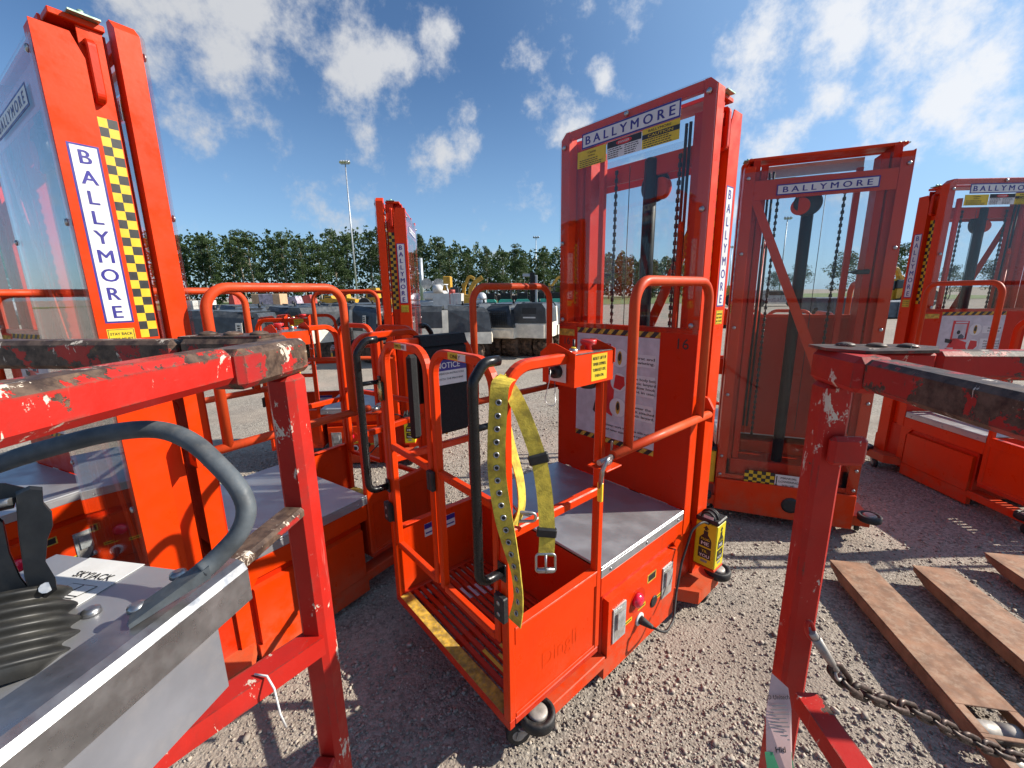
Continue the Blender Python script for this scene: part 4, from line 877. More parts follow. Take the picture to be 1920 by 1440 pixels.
# black padded backrest with NOTICE sign on the far side rail of the nearest lift
pad = empty('padded_mat', world_of(0, (W-.02, 0.80, 0))); pad.rotation_euler = (0, 0, LIFTS[0][0][2])
PO = (W-.02, 0.80, 0)
m = MB(); m.box(W-.058, W-.032, 0.645, 0.862, 0.885, 1.27, 0.012); m.box(W+.002, W+.026, 0.645, 0.862, 1.02, 1.27, 0.010)
m.prism([(W-.058, 0.645, 1.27), (W-.04, 0.645, 1.312), (W+.012, 0.645, 1.312), (W+.026, 0.645, 1.27)], (0, 0.217, 0)); m.build('cover', 'black_foam', pad, PO)
m = MB(); m.box(W-.060, W-.030, 0.885, 0.930, 0.895, 1.245, 0.012); m.build('edge_roll', 'black_foam', pad, PO)
m = MB(); cN = (W-.0585, 0.735, 1.155); m.plate(cN, *LS, 0.155, 0.105, 0.0006, 0); m.plate(V(cN)+EZ*.03, *LS, 0.155, 0.045, 0.0003, 1, 0.0007); m.text('NOTICE', V(cN)+EZ*.03+EY*.012, *LS, 0.034, 0, 0.0013, 0.115, 0.02)
m.text('OPERATION INSTRUCTIONS', V(cN)-EZ*.005, *LS, 0.011, 2, 0.0009, 0.13); m.text('WITH THE MACHINE', V(cN)-EZ*.028, *LS, 0.012, 2, 0.0009, 0.12); m.build('notice_sign', ['sticker_white', 'ink_blue', 'ink_black'], pad, PO)
tag(pad, 'black padded mat with a NOTICE sign hung over the cage rail', 'padded mat')
# black cloth bundle on the cage rail of the lift behind
bc = dep(688, 640, 2.30); bag = MB(); vs = []
for i in range(12):
    u = i/11*2-1
    for j in range(12):
        a_ = j/12*2*math.pi; e_ = (1-abs(u)**3)**.5; vs.append(bc+V((u*.115, .05*math.cos(a_)*e_, (.024*math.sin(a_)*(1 if math.sin(a_) > 0 else .5)+.006*math.sin(7*u+2*a_))*e_+.012*u)))
bag.add(vs, [(i*12+j, i*12+(j+1) % 12, (i+1)*12+(j+1) % 12, (i+1)*12+j) for i in range(11) for j in range(12)]+[tuple(range(12)), tuple(range(132, 144))], 0, True)
tag(bag.build('cloth_bundle', 'black_foam'), 'black cloth bundle lying on an orange cage rail by the black handle', 'cloth')

# ------------------------------------------------------------------ red scissor lift at the left: guard rails and hanging control box
aL = R_(6.0); n1 = V((math.cos(aL), -math.sin(aL), 0)); d1 = V((-math.sin(aL), -math.cos(aL), 0)); d2 = -n1
LC = V((-0.294, 0.544, 0))                                  # nearest vertical edge of the corner post
def lp(u, vv, z): return LC + d1*u + d2*vv + EZ*z          # u towards the photographer, vv to the left
LM = Matrix(((d1.x, d2.x, 0, LC.x), (d1.y, d2.y, 0, LC.y), (0, 0, 1, 0), (0, 0, 0, 1)))
railL = empty('scissor_lift_guardrail', lp(-.02, .02, 0)); LO = tuple(railL.location)
ts = 0.040
m = MB(); m.box(-ts, 0, 0, ts, 0.30, 1.372, 0.008, M=LM); m.build('post', 'red_post', railL, LO)
m = MB(); m.box(-ts-.004, .088, -.004, ts+.004, 1.3725, 1.4185, 0.007, M=LM)
m.box(-ts-.030, -.004, ts, .16, 1.377, 1.4205, 0.006, M=LM); m.build('corner_sleeve', 'rust_rail', railL, LO)
m = MB(); m.box(.0885, 1.5, -.0005, ts-.0005, 1.3815, 1.4215, 0.008, M=LM); m.build('top_rail', 'red_rail', railL, LO)
m = MB(); m.box(-ts+.003, -.001, .165, 1.4, 1.379, 1.4195, 0.006, M=LM); m.build('top_rail', 'rust_rail', railL, LO)
m = MB(); m.prism([LM @ V((-.060, .045, 1.4208)), LM @ V((-.012, .045, 1.4208)), LM @ V((-.012, .165, 1.4208)), LM @ V((-.060, .165, 1.4208))], (0, 0, .003)); m.build('gusset_plate', 'rust_rail', railL, LO)
for (u, vv) in ((-.036, .062), (-.034, .100), (-.036, .140)):
    m = MB(); m.lathe([(0.0125, 0), (0.011, .003), (0.005, .0050)], LM @ V((u, vv, 1.4239)), (0, 0, 1), 16); m.build('bolt', 'rust_rail', railL, LO)
m = MB(); m.box(.001, 1.5, .002, .034, 1.168, 1.184, 0.004, M=LM); m.build('mid_rail', 'rust_rail', railL, LO)
e1 = gnd(612, 1192, .965); e2 = gnd(250, 1440, .965); dv = (e2-e1).normalized(); sv = V((-dv.y, dv.x, 0)); 
if sv.x > 0: sv = -sv
m = MB(); a0 = e1+dv*.004; m.prism([a0-EZ*.03, a0+dv*.9-EZ*.03, a0+dv*.9, a0], sv*.036); m.build('lower_rail', 'red_post', railL, LO)
m = MB(); m.box(.001, .9, .004, .036, 0.705, 0.735, .004, M=LM); m.build('toe_rail', 'red_post', railL, LO)
m = MB(); 
for vv in (1.36,): m.box(-ts, 0, vv, vv+ts, 0.30, 1.372, 0.008, M=LM)
m.build('post', 'red_post', railL, LO)
# bit of string tied on the lower rail
sp_ = gnd(505, 1265, .966); m = MB(); m.tube([sp_+V((-.02, 0, .001)), sp_+V((0, -.005, .003)), sp_+V((.012, -.012, -.01)), sp_+V((.016, -.014, -.05)), sp_+V((.02, -.012, -.075))], .0015, 6); m.build('string', 'sticker_white', railL, LO)
tag(railL, 'worn red tubular guardrail corner of a scissor lift at the left', 'guardrail', 'scissor lift guardrails')

# control box
bA = R_(11.0); f1 = V((-math.sin(bA), -math.cos(bA), 0)); f2 = V((-math.cos(bA), math.sin(bA), 0))
BC = V((-0.283, 0.392, 0)); ZB = 1.200
BM = Matrix(((f1.x, f2.x, 0, BC.x), (f1.y, f2.y, 0, BC.y), (0, 0, 1, 0), (0, 0, 0, 1)))   # u towards camera, v to the left
cbx = empty('control_box', BM @ V((.12, .1, 0.95))); CO = tuple(cbx.location)
m = MB(); m.box(0.035, .30, .018, .235, 1.085, ZB-.012, 0.004, M=BM); m.build('housing', 'grey_panel', cbx, CO)
m = MB(); m.prism([BM @ V((.012, .020, ZB-.0115)), BM @ V((.30, .020, ZB-.0115)), BM @ V((.30, .242, ZB-.0115)), BM @ V((.012, .242, ZB-.0115))], (0, 0, .003)); m.build('top_plate', 'deck_steel', cbx, CO)
sec = [(0.0, -.046), (0.0, -.010), (.004, -.003), (.011, 0.0), (.045, 0.0), (.045, -.003), (.012, -.003), (.006, -.007), (.003, -.012), (.003, -.046)]
m = MB(); N_ = len(sec); vs = []
for u in (0.0, .32): vs += [BM @ V((u, a, ZB+.004+b)) for a, b in sec]
m.add(vs, [(i, (i+1) % N_, N_+(i+1) % N_, N_+i) for i in range(N_)]+[tuple(range(N_)), tuple(range(N_, 2*N_))]); m.build('edge_channel', 'lip_steel', cbx, CO)
m = MB(); m.box(.035, .30, .008, .0175, 1.08, ZB-.030, 0.002, M=BM); m.build('side_panel', 'grey_panel', cbx, CO)
for (px_, py_, zc_) in ((335, 1080, ZB+.0085), (258, 1142, ZB+.0085), (172, 1150, ZB-.0083)):
    m = MB(); m.lathe([(0.0075, 0), (0.0070, .004), (0.0035, .006)], gnd(px_, py_, zc_), (0, 0, 1), 14); m.build('screw', 'bright_steel', cbx, CO)
hp = [dep(378, 1072, .384), dep(405, 1048, .392), dep(448, 1000, .398), dep(462, 955, .402), dep(445, 912, .405), dep(405, 868, .41), dep(365, 832, .415), dep(318, 810, .42), dep(265, 805, .42), dep(190, 815, .415), dep(100, 838, .405), dep(20, 862, .395), dep(-90, 905, .375), dep(-200, 990, .35)]
m = MB(); pp = []
for i in range(len(hp)-1):
    p0, p1, p2, p3 = hp[max(i-1, 0)], hp[i], hp[i+1], hp[min(i+2, len(hp)-1)]
    for k in range(4):
        u = k/4; pp.append(0.5*((2*p1)+(p2-p0)*u+(2*p0-5*p1+4*p2-p3)*u*u+(3*p1-p0-3*p2+p3)*u**3))
pp.append(hp[-1]); m.tube(pp, 0.0088, 14); m.build('hoop_guard', 'grey_tube', cbx, CO)
g0 = dep(392, 1060, .388); g1 = BM @ V((.092, .030, ZB+.006)); gd_ = (g1-g0).normalized(); gs_ = gd_.cross(EZ).normalized()
m = MB(); m.add([g0-gs_*.009+EZ*.004, g0+gs_*.009+EZ*.004, g0+gs_*.009-EZ*.008, g0-gs_*.009-EZ*.008, g1-gs_*.011+EZ*.003, g1+gs_*.011+EZ*.003, g1+gs_*.011-EZ*.001, g1-gs_*.011-EZ*.001], [(0, 1, 2, 3), (4, 5, 6, 7), (0, 1, 5, 4), (1, 2, 6, 5), (2, 3, 7, 6), (3, 0, 4, 7)]); m.build('guard_foot', 'grey_tube', cbx, CO)
# sticker
sc = gnd(150, 1092, ZB-.008); Rr = (gnd(215, 1062, ZB-.008)-gnd(100, 1048, ZB-.008)).normalized(); Ur = EZ.cross(Rr)
m = MB(); m.plate(sc, Rr, Ur, 0.074, 0.070, 0.0005, 0); m.text('SKYJACK', sc+Ur*.010+Rr*.004, Rr, Ur, 0.012, 1, 0.0009, 0.046, 0.008)
for k in range(2):
    for q in ((-.016, -.022), (0, -.022)):
        o = sc+Rr*(q[0]+.006+.002*k)+Ur*(q[1]+.003*k); m.poly(o, Rr, Ur, [(0, 0), (.015, 0), (.019, .016), (.004, .016)], 0.0002, 1, 0.0006+.0004*k); m.poly(o, Rr, Ur, [(.001, .001), (.0145, .001), (.018, .015), (.0045, .015)], 0.0002, 0, 0.0008+.0004*k)
m.plate(sc-Ur*.0315, Rr, Ur, 0.074, 0.006, 0.0002, 2, 0.0006); m.build('brand_sticker', ['sticker_white', 'ink_black', 'tape_yellow'], cbx, CO)
# joystick and rubber boot
jb = dep(14, 1266, .345)
jt = (dep(60, 950, .40)-jb).normalized()
prof = [(.054, -.010)]
for k in range(49):
    u = k/48; prof.append((.052-.024*u**.8+.0042*math.sin(u*4.5*2*math.pi), .062*u))
m = MB(); m.lathe(prof, jb, jt, 36); m.build('rubber_boot', 'boot_rubber', cbx, CO)
jx = C_RT - jt*C_RT.dot(jt); jx.normalize(); jy = jt.cross(jx)
JM = Matrix(((jx.x, jy.x, jt.x, jb.x), (jx.y, jy.y, jt.y, jb.y), (jx.z, jy.z, jt.z, jb.z), (0, 0, 0, 1)))
def jpoly(nm, pts, t0, th):
    m = MB(); P_ = [dep(a, b, t0) for a, b in pts]; c_ = sum(P_, V((0, 0, 0)))/len(P_); n_ = len(P_)
    rd = ray(40, 1020).normalized(); rings = [[c_+(p-c_)*.93 for p in P_], [p+rd*.004 for p in P_], [p+rd*(th-.004) for p in P_], [c_+(p-c_)*.93+rd*th for p in P_]]
    vs = [p for r_ in rings for p in r_]; fs = [tuple(range(n_)), tuple(range(3*n_, 4*n_))[::-1]]
    for k in range(3): fs += [(k*n_+i, k*n_+(i+1) % n_, (k+1)*n_+(i+1) % n_, (k+1)*n_+i) for i in range(n_)]
    m.add(vs, fs); return m.build(nm, 'black_plastic', cbx, CO)
jpoly('grip_fin', [(28, 922), (55, 910), (80, 912), (82, 940), (98, 958), (100, 985), (90, 1010), (86, 1055), (106, 1088), (108, 1106), (84, 1124), (60, 1128), (46, 1085), (34, 1000)], .362, .034)
jpoly('grip_body', [(-120, 940), (-20, 958), (6, 975), (18, 1035), (40, 1085), (66, 1118), (52, 1150), (-120, 1180)], .366, .040)
jpoly('grip_cap', [(-120, 905), (10, 905), (50, 914), (30, 934), (26, 950), (-20, 960), (-120, 945)], .372, .030)
MB().cyl(dep(-40, 952, .360), dep(22, 940, .362), .0035, n=8).build('joystick_pin', 'bright_steel', cbx, CO); MB().cyl(dep(86, 1102, .364), dep(86, 1102, .360), .0045, n=10).build('joystick_screw', 'bright_steel', cbx, CO)
m = MB(); m.lathe([(.016, 0), (.016, .012), (.006, .014)], BM @ V((.30, .012, ZB-.02)), f1, 16); m.build('side_knob', 'bright_steel', cbx, CO)
tag(cbx, 'grey steel joystick control box with hoop guard hung on the red rail', 'control box')

# ------------------------------------------------------------------ red scissor lift at the right
aR = R_(-6.0)   # rail directions
r1 = V((-.12, -.9928, 0)).normalized(); r2 = V((.9928, -.12, 0))
RC = V((0.452, 0.584, 0))
RM = Matrix(((r1.x, r2.x, 0, RC.x), (r1.y, r2.y, 0, RC.y), (0, 0, 1, 0), (0, 0, 0, 1)))
railR = empty('scissor_lift_guardrail', RM @ V((-.02, .02, 0))); RO = tuple(railR.location)
m = MB(); m.box(-ts, 0, 0, ts, 0.30, 1.340, 0.006, M=RM); m.build('post', 'red_post', railR, RO)
m = MB(); m.box(-ts-.004, .062, -.004, ts+.004, 1.3405, 1.3885, 0.008, M=RM); m.box(-ts-.03, -.002, ts+.0045, .14, 1.345, 1.3885, .006, M=RM); m.build('corner_sleeve', 'red_post', railR, RO)
m = MB(); m.box(.0625, 1.5, 0.0005, ts, 1.3475, 1.3875, 0.006, M=RM); m.build('top_rail', 'rust_rail', railR, RO)
m = MB(); m.box(-ts+.003, -.003, .141, 1.5, 1.347, 1.3875, 0.006, M=RM); m.build('top_rail', 'red_rail', railR, RO)
m = MB(); m.prism([RM @ V((-.048, -.006, 1.389)), RM @ V((-.004, -.006, 1.389)), RM @ V((.03, .03, 1.389)), RM @ V((.02, .12, 1.389)), RM @ V((-.02, .15, 1.389)), RM @ V((-.05, .13, 1.389))], (0, 0, .004)); m.build('gusset_plate', 'rust_rail', railR, RO)
for (u, vv) in ((-.03, .035), (-.02, .07), (-.012, .105)):
    m = MB(); m.lathe([(0.0125, 0), (0.011, .003), (0.005, .0050)], RM @ V((u, vv, 1.393)), (0, 0, 1), 16); m.build('bolt', 'rust_rail', railR, RO)
m = MB(); m.box(.0005, .016, .010, .060, 1.222, 1.266, .006, M=RM); m.build('weld_block', 'red_post', railR, RO)
e1 = gnd(1492, 1298, .862); e2 = gnd(1588, 1440, .862); dv = (e2-e1).normalized(); sv = V((-dv.y, dv.x, 0))
if sv.x < 0: sv = -sv
m = MB(); m.prism([e1-EZ*.03, e1+dv*.8-EZ*.03, e1+dv*.8, e1], sv*.034); m.build('lower_rail', 'red_post', railR, RO)
tag(railR, 'red and blackened guardrail corner with a hanging chain at the right', 'guardrail', 'scissor lift guardrails')
# paper tag tied to the post
tgm = MB(); tc_ = [dep(1447, 1262, .60), dep(1478, 1290, .597), dep(1484, 1330, .592), dep(1486, 1480, .57), dep(1438, 1480, .575), dep(1436, 1340, .59)]
nrm = (tc_[1]-tc_[0]).cross(tc_[3]-tc_[0]).normalized(); nrm = nrm if nrm.dot(CAM-tc_[0]) > 0 else -nrm
tgm.prism(tc_, -nrm*.0006, 0)
RtT = (dep(1486, 1400, .58)-dep(1437, 1400, .582)).normalized(); UpT = nrm.cross(RtT)
c = dep(1458, 1306, .593)+nrm*.001; tgm.text('O Unitech', c, RtT, UpT, .008, 1, .0004, .030)
for k in range(9): tgm.plate(dep(1460, 1322+k*8, .5905-.0007*k)+nrm*.0012, RtT, UpT, .028*(0.7+.3*((k*7) % 3)/2), .0012, .0002, 2)
tgm.plate(dep(1461, 1432, .579)+nrm*.0012, RtT, UpT, .036, .030, .0003, 3); tgm.text('Hld', dep(1462, 1404, .582)+nrm*.0012, RtT, UpT, .010, 1, .0005)
tg_ = tgm.build('paper_tag', ['tag_pink', 'ink_black', 'ink_grey', 'tag_green'])
tag(tg_, 'pink paper tag with a green band tied to the right red post', 'tag')
# chain hanging from the right post
chn = empty('chain', dep(1530, 1180, .63)); HO = tuple(chn.location)
path = [dep(1528, 1195, .63), dep(1572, 1262, .645), dep(1600, 1290, .66), dep(1650, 1312, .69), dep(1720, 1335, .73), dep(1790, 1372, .77), dep(1850, 1400, .80), dep(1925, 1425, .83), dep(2010, 1448, .86)]
pp = []
for i in range(len(path)-1):
    p0, p1, p2, p3 = path[max(i-1, 0)], path[i], path[i+1], path[min(i+2, len(path)-1)]
    for k in range(16):
        u = k/16; pp.append(0.5*((2*p1)+(p2-p0)*u+(2*p0-5*p1+4*p2-p3)*u*u+(3*p1-p0-3*p2+p3)*u**3))
Ls = [0.0]
for i in range(1, len(pp)): Ls.append(Ls[-1]+(pp[i]-pp[i-1]).length)
def along(s):
    i = max(k for k in range(len(Ls)) if Ls[k] <= s); i = min(i, len(pp)-2); u = (s-Ls[i])/(Ls[i+1]-Ls[i]); return pp[i].lerp(pp[i+1], u), (pp[i+1]-pp[i]).normalized()
s_ = 0.085; k = 0
while s_ < Ls[-1]-.03:
    c, t = along(s_); a = t.orthogonal().normalized(); a = Matrix.Rotation(0.6+(k % 2)*math.pi/2+.25*math.sin(k*1.7), 3, t) @ a
    hl, hw = 0.0165, 0.0088
    ringp = arc_pts(c+t*hl, hw, -math.pi/2, math.pi/2, 6, t, a) + arc_pts(c-t*hl, hw, math.pi/2, 3*math.pi/2, 6, t, a)
    MB().tube(ringp, .0042, 7, closed=True).build('chain_link', 'chain_rust', chn, HO); s_ += 0.0365; k += 1
m = MB(); q0, q1 = along(0.0)[0], along(0.072)[0]; tt = (q1-q0).normalized(); m.cyl(q0, q1, .0075, .0055, n=10); m.cyl(q0-tt*.001, q0-tt*.014, .0065, n=10)
m.tube(arc_pts(q1+tt*.008, .009, 0, 2*math.pi*.93, 14, tt, tt.orthogonal().normalized()), .0026, 7); m.build('snap_hook', 'grey_hub', chn, HO)
m = MB(); m.tube(arc_pts(q0-tt*.016, .012, 0, 2*math.pi*.95, 14, tt, EZ), .003, 7); m.build('eye_ring', 'red_post', chn, HO)
tag(chn, 'rusty steel chain hanging from the right red post over the gravel', 'chain')

# ------------------------------------------------------------------ rusty pallet forks on the ground
def fork(tipL, tipR, dirv, length, label, slots):
    z1 = 0.082
    a, b = V(tipL), V(tipR); d = V(dirv).normalized(); wv = (b-a); wv = wv-d*wv.dot(d); wd = wv.length; wv.normalize()
    root = empty('pallet_fork', (a+b)/2+d*length*.5); root.location.z = 0; FO = tuple(root.location)
    Mx = Matrix(((wv.x, d.x, 0, a.x), (wv.y, d.y, 0, a.y), (0, 0, 1, 0), (0, 0, 0, 1)))
    m = MB(); w2 = wd
    cuts = sorted(slots)
    # top sheet in strips round the slots, with side and end skirts
    ys = [0.0]
    for (s0, s1) in cuts: ys += [s0, s1]
    ys.append(length)
    for i in range(0, len(ys)-1):
        if i % 2 == 0: m.box(0, w2, ys[i], ys[i+1], z1-.006, z1, .0015, M=Mx)
        else: m.box(0, w2*.16, ys[i]+.0005, ys[i+1]-.0005, z1-.006, z1, .0015, M=Mx); m.box(w2*.84, w2, ys[i]+.0005, ys[i+1]-.0005, z1-.006, z1, .0015, M=Mx)
    m.build('top_sheet', 'fork_rust', root, FO)
    for x0 in (0.0, w2-.006):
        m = MB(); m.prism([Mx @ V((x0, .01, z1-.0065)), Mx @ V((x0, length, z1-.0065)), Mx @ V((x0, length, .022)), Mx @ V((x0, .10, .028)), Mx @ V((x0, .015, .058))], wv*.006); m.build('side_flange', 'fork_rust', root, FO)
    m = MB(); m.prism([Mx @ V((.0065, .008, z1-.0065)), Mx @ V((w2-.0065, .008, z1-.0065)), Mx @ V((w2-.0065, .02, .055)), Mx @ V((.0065, .02, .055))], d*.005); m.build('tip', 'fork_rust', root, FO)
    for (s0, s1) in cuts:
        c = Mx @ V((w2/2, (s0+s1)/2, 0.038)); m = MB(); m.lathe([(.030, -w2*.33), (.031, -w2*.32), (.031, -.003), (.029, -.002), (.029, .002), (.031, .003), (.031, w2*.32), (.030, w2*.33)], c, wv, 20); m.build('load_roller', 'grey_hub', root, FO)
    for (fx, fy, ll, ww) in ((.5, .5, .0, .0),): pass
    tag(root, label, 'pallet fork', 'rusty pallet forks lying on the gravel')
fd = (gnd(1895, 1440, .082)-gnd(1556, 1050, .082)); fd.z = 0
def zz0(p): p = V(p); p.z = 0; return p
fork(zz0(gnd(1555, 1049, .082)), zz0(gnd(1622, 1049, .082)), fd, 1.35, 'rusty pallet fork with load-roller slots, nearest the hanging chain', ((.80, .90), (.915, 1.01)))
fork(zz0(gnd(1710, 1059, .082)), zz0(gnd(1778, 1059, .082)), fd, 1.35, 'middle one of the three rusty pallet forks on the gravel', ((.80, .90), (.915, 1.01)))
fork(zz0(gnd(1845, 1035, .082)), zz0(gnd(1915, 1035, .082)), fd, 1.35, 'rusty pallet fork farthest to the right on the gravel', ((.80, .90), (.915, 1.01)))

# ------------------------------------------------------------------ yard behind: trench rollers
def wx(px, Y): return aty(px, 555, Y).x
def zat(px, py, Y): return aty(px, py, Y).z
def build_roller(style):
    """remote-control trench roller, 1.85 m long (y), 0.82 m wide (x), 1.27 m high; y = 0 at the middle"""
    root = empty('trench_roller'); RO_ = (0, 0, 0)
    for yc in (-0.52, 0.52):
        for s in (-1, 1):
            m = MB(); m.lathe([(0.20, 0.0), (0.245, 0.012), (0.245, 0.36), (0.20, 0.372)], (s*0.02 if s > 0 else -0.02, yc, 0.245), (s, 0, 0), 24)
            for k in range(12):
                for j in range(3):
                    a = (k+.5*(j % 2))*math.pi/6; c = V((s*(.08+j*.12), yc+.252*math.cos(a), .245+.252*math.sin(a))); u = V((0, math.cos(a), math.sin(a))); t = V((0, -math.sin(a), math.cos(a)))
                    m.prism([c-t*.035-EX*.045, c+t*.035-EX*.045, c+t*.035+EX*.045, c-t*.035+EX*.045], u*.022)
            m.build('drum', 'drum_rust', root)
    for (yc, nm) in ((-0.50, 'f'), (0.50, 'r')):
        m = MB(); zt_ = .70 if yc < 0 else .80; m.prism([(-.40, yc-.44, .46), (.40, yc-.44, .46), (.40, yc-.44, zt_), (-.40, yc-.44, zt_)], (0, .86, 0)); m.build('body', 'roller_white', root)
    # dark engine hood, front end with grille, rear end with plain panel
    m = MB(); P = [(-.385, -.945, .705), (-.30, -.90, 1.10), (-.24, -.80, 1.20), (.24, -.80, 1.20), (.30, -.90, 1.10), (.385, -.945, .705)]
    Q = [(-.40, -.06, .705), (-.36, -.06, 1.16), (-.28, -.06, 1.26), (.28, -.06, 1.26), (.36, -.06, 1.16), (.40, -.06, .705)]
    n = 6; m.add(P+Q, [tuple(range(n)), tuple(range(2*n-1, n-1, -1))]+[(i, (i+1) % n, n+(i+1) % n, n+i) for i in range(n)]); hood = m.build('hood', 'roller_dark', root)
    m = MB()
    for i in range(9): x = -.24+.06*i; m.prism([(x-.006, -.948, .76), (x+.006, -.948, .76), (x*.82+.006, -.915, 1.08), (x*.82-.006, -.915, 1.08)], (0, -.012, .001))
    for j in range(7): z = .78+.05*j; y = -.948+.033*(z-.76)/.32; m.prism([(-.25+.12*(z-.76), y-.006, z), (.25-.12*(z-.76), y-.006, z), (.25-.12*(z-.76), y-.006, z+.012), (-.25+.12*(z-.76), y-.006, z+.012)], (0, -.010, 0))
    m.build('grille', 'black_plastic', hood)
    m = MB(); m.prism([(-.40, .06, .805), (-.38, .06, 1.13), (-.30, .06, 1.24), (.30, .06, 1.24), (.38, .06, 1.13), (.40, .06, .805)], (0, .885, 0)); rh = m.build('rear_hood', 'roller_dark', root)
    m = MB(); m.plate((0, .9455, .99), -EX, EZ, .62, .34, .006, 0); m.plate((0, .952, 1.08), -EX, EZ, .34, .14, .004, 1); m.plate((0, .952, .93), -EX, EZ, .30, .03, .002, 2); m.build('rear_panel', ['roller_dark', 'black_plastic', 'sticker_white'], rh)
    MB().box(-.36, .36, .93, .955, .46, .79, .01).build('bumper', 'roller_white', root); MB().box(-.34, .34, -.965, -.941, .48, .66, .01).build('bumper', 'roller_white', root)
    for s in (-1, 1):
        m = MB(); m.prism([(s*.405, -.06, .70), (s*.405, .06, .70), (s*.37, .06, 1.16), (s*.37, -.06, 1.16)], (s*-.02, 0, 0)); 
        m.build('centre_post', 'roller_white', root)
        m = MB(); m.prism([(s*.408, -.62, .72), (s*.408, -.50, .72), (s*.388, -.50, 1.05), (s*.388, -.62, 1.05)], (s*.006, 0, 0), 0)
        for k in range(6): z = .78+.042*k; m.box(s*.402-.012*(z-.78), s*.418-.012*(z-.78), -.585, -.545, z, z+.022, .001, 1)
        m.build('vent_strip', ['roller_white', 'black_plastic'], root)
    m = MB(); m.cyl((.18, -.35, 1.22), (.18, -.35, 1.33), .028, n=12); m.build('exhaust', 'dark_steel', root)
    MB().box(-.27, .27, -.70, -.30, 1.212, 1.232, .006).build('hood_rib', 'roller_dark', hood); MB().box(-.26, .26, .25, .75, 1.2402, 1.255, .006).build('hood_rib', 'roller_dark', rh)
    return root
r0 = build_roller(0)
ROLL = [(908, 10.7, math.pi-.38, 'plain-ended trench roller at the left of the three seen through the guard loop', None),
        (960, 10.6, -.38, 'trench roller with black grille, middle of the three seen through the guard loop', None),
        (1016, 10.5, math.pi-.38, 'trench roller at the right of the three seen through the guard loop', None),
        (835, 9.0, math.pi/2+.08, 'trench roller standing side-on beside the distant mast, pale body with vent strip', None),
        (415, 7.6, math.pi/2-.1, 'dark-hooded trench roller lettered NED standing side-on behind the guard loop', None),
        (352, 8.2, math.pi/2+.1, 'dark-hooded trench roller half hidden behind the left checkered mast', None)]
for i, (px, Y) in enumerate(((470, 10.2), (520, 10.4), (572, 10.2), (628, 10.0), (682, 9.9))):
    ROLL.append((px, Y, (.45, 1.15, .75, 2.4, .9)[i], None, '%s roller from the left in the nearer row of dark hoods past the empty cages' % ('first', 'second', 'third', 'fourth', 'fifth')[i]))
for i, (px, Y) in enumerate(((430, 13.4), (478, 13.2), (528, 13.4), (580, 13.3), (632, 13.0), (684, 13.1))):
    ROLL.append((px, Y, (1.0, .5, 2.3, .8, 1.2, .4)[i], None, '%s roller from the left in the farther row of dark hoods' % ('first', 'second', 'third', 'fourth', 'fifth', 'sixth')[i]))
for i, (px, Y, a, l1, l2) in enumerate(ROLL):
    o = r0 if i == 0 else copy_tree(r0)
    o.location = (wx(px, Y), Y, 0); o.rotation_euler = (0, 0, a); tag(o, l1 or l2, 'roller', 'trench rollers lined up behind the lifts')
    if i == 4:
        m = MB(); m.text('NED', (.405, -.42, .98), EY, EZ, .085, 0, .004, .20, .03); m.build('lettering', 'sticker_white', o)
    if i == 3:
        m = MB(); m.plate((.41, .62, .86), EY, EZ, .10, .09, .004, 0); m.build('orange_label', 'orange', o)

# ------------------------------------------------------------------ other plant and stock in the yard
def simple(name, label, cat, group, loc, parts, rz=0.0):
    root = empty(name, loc, rz)
    for nm, mat, fn in parts:
        m = MB(); fn(m); m.build(nm, mat, root)
    tag(root, label, cat, group); return root
Y = 17.0; z0 = zat(803, 532, Y)
def lampshape(x, z):
    def f(m): m.lathe([(.21, 0), (.20, .04), (.12, .14), (.05, .20)], (x, -.05, z), (0, 1, .1), 20)
    return f
simple('light_tower', 'white mobile light tower with two round lamps above the white tank', 'light tower', None, (wx(812, Y), Y, 0),
       [('trailer', 'galvanised', lambda m: (m.box(-.8, .9, -.4, .5, .35, .75, .03), m.box(-.7, .5, -.35, .45, .75, 1.25, .05))),
        ('engine_cover', 'tank_white', lambda m: (m.box(-.35, .55, -.3, .4, 1.25, 1.62, .08), m.lathe([(.18, 0), (.2, .2), (.12, .3)], (.25, -.3, 1.55), (0, 0, 1), 14))),
        ('lamp', 'lamp_glass', lampshape(-.22, z0)), ('lamp', 'lamp_glass', lampshape(.24, z0-.02)),
        ('mast', 'galvanised', lambda m: (m.cyl((0, .1, .7), (0, .1, z0+.1), .035, n=8), m.cyl((-.25, .1, z0), (.6, .1, z0-.05), .025, n=8), m.tube([(.55, 0, z0-.08), (.62, 0, 1.5), (.55, 0, 1.1), (.4, 0, .7)], .03, 8))),
        ('wheel', 'black_rubber', lambda m: (m.lathe([(.30, -.09), (.33, -.05), (.33, .05), (.30, .09)], (.1, -.48, .33), (0, 1, 0), 20)))])
Y = 14.5
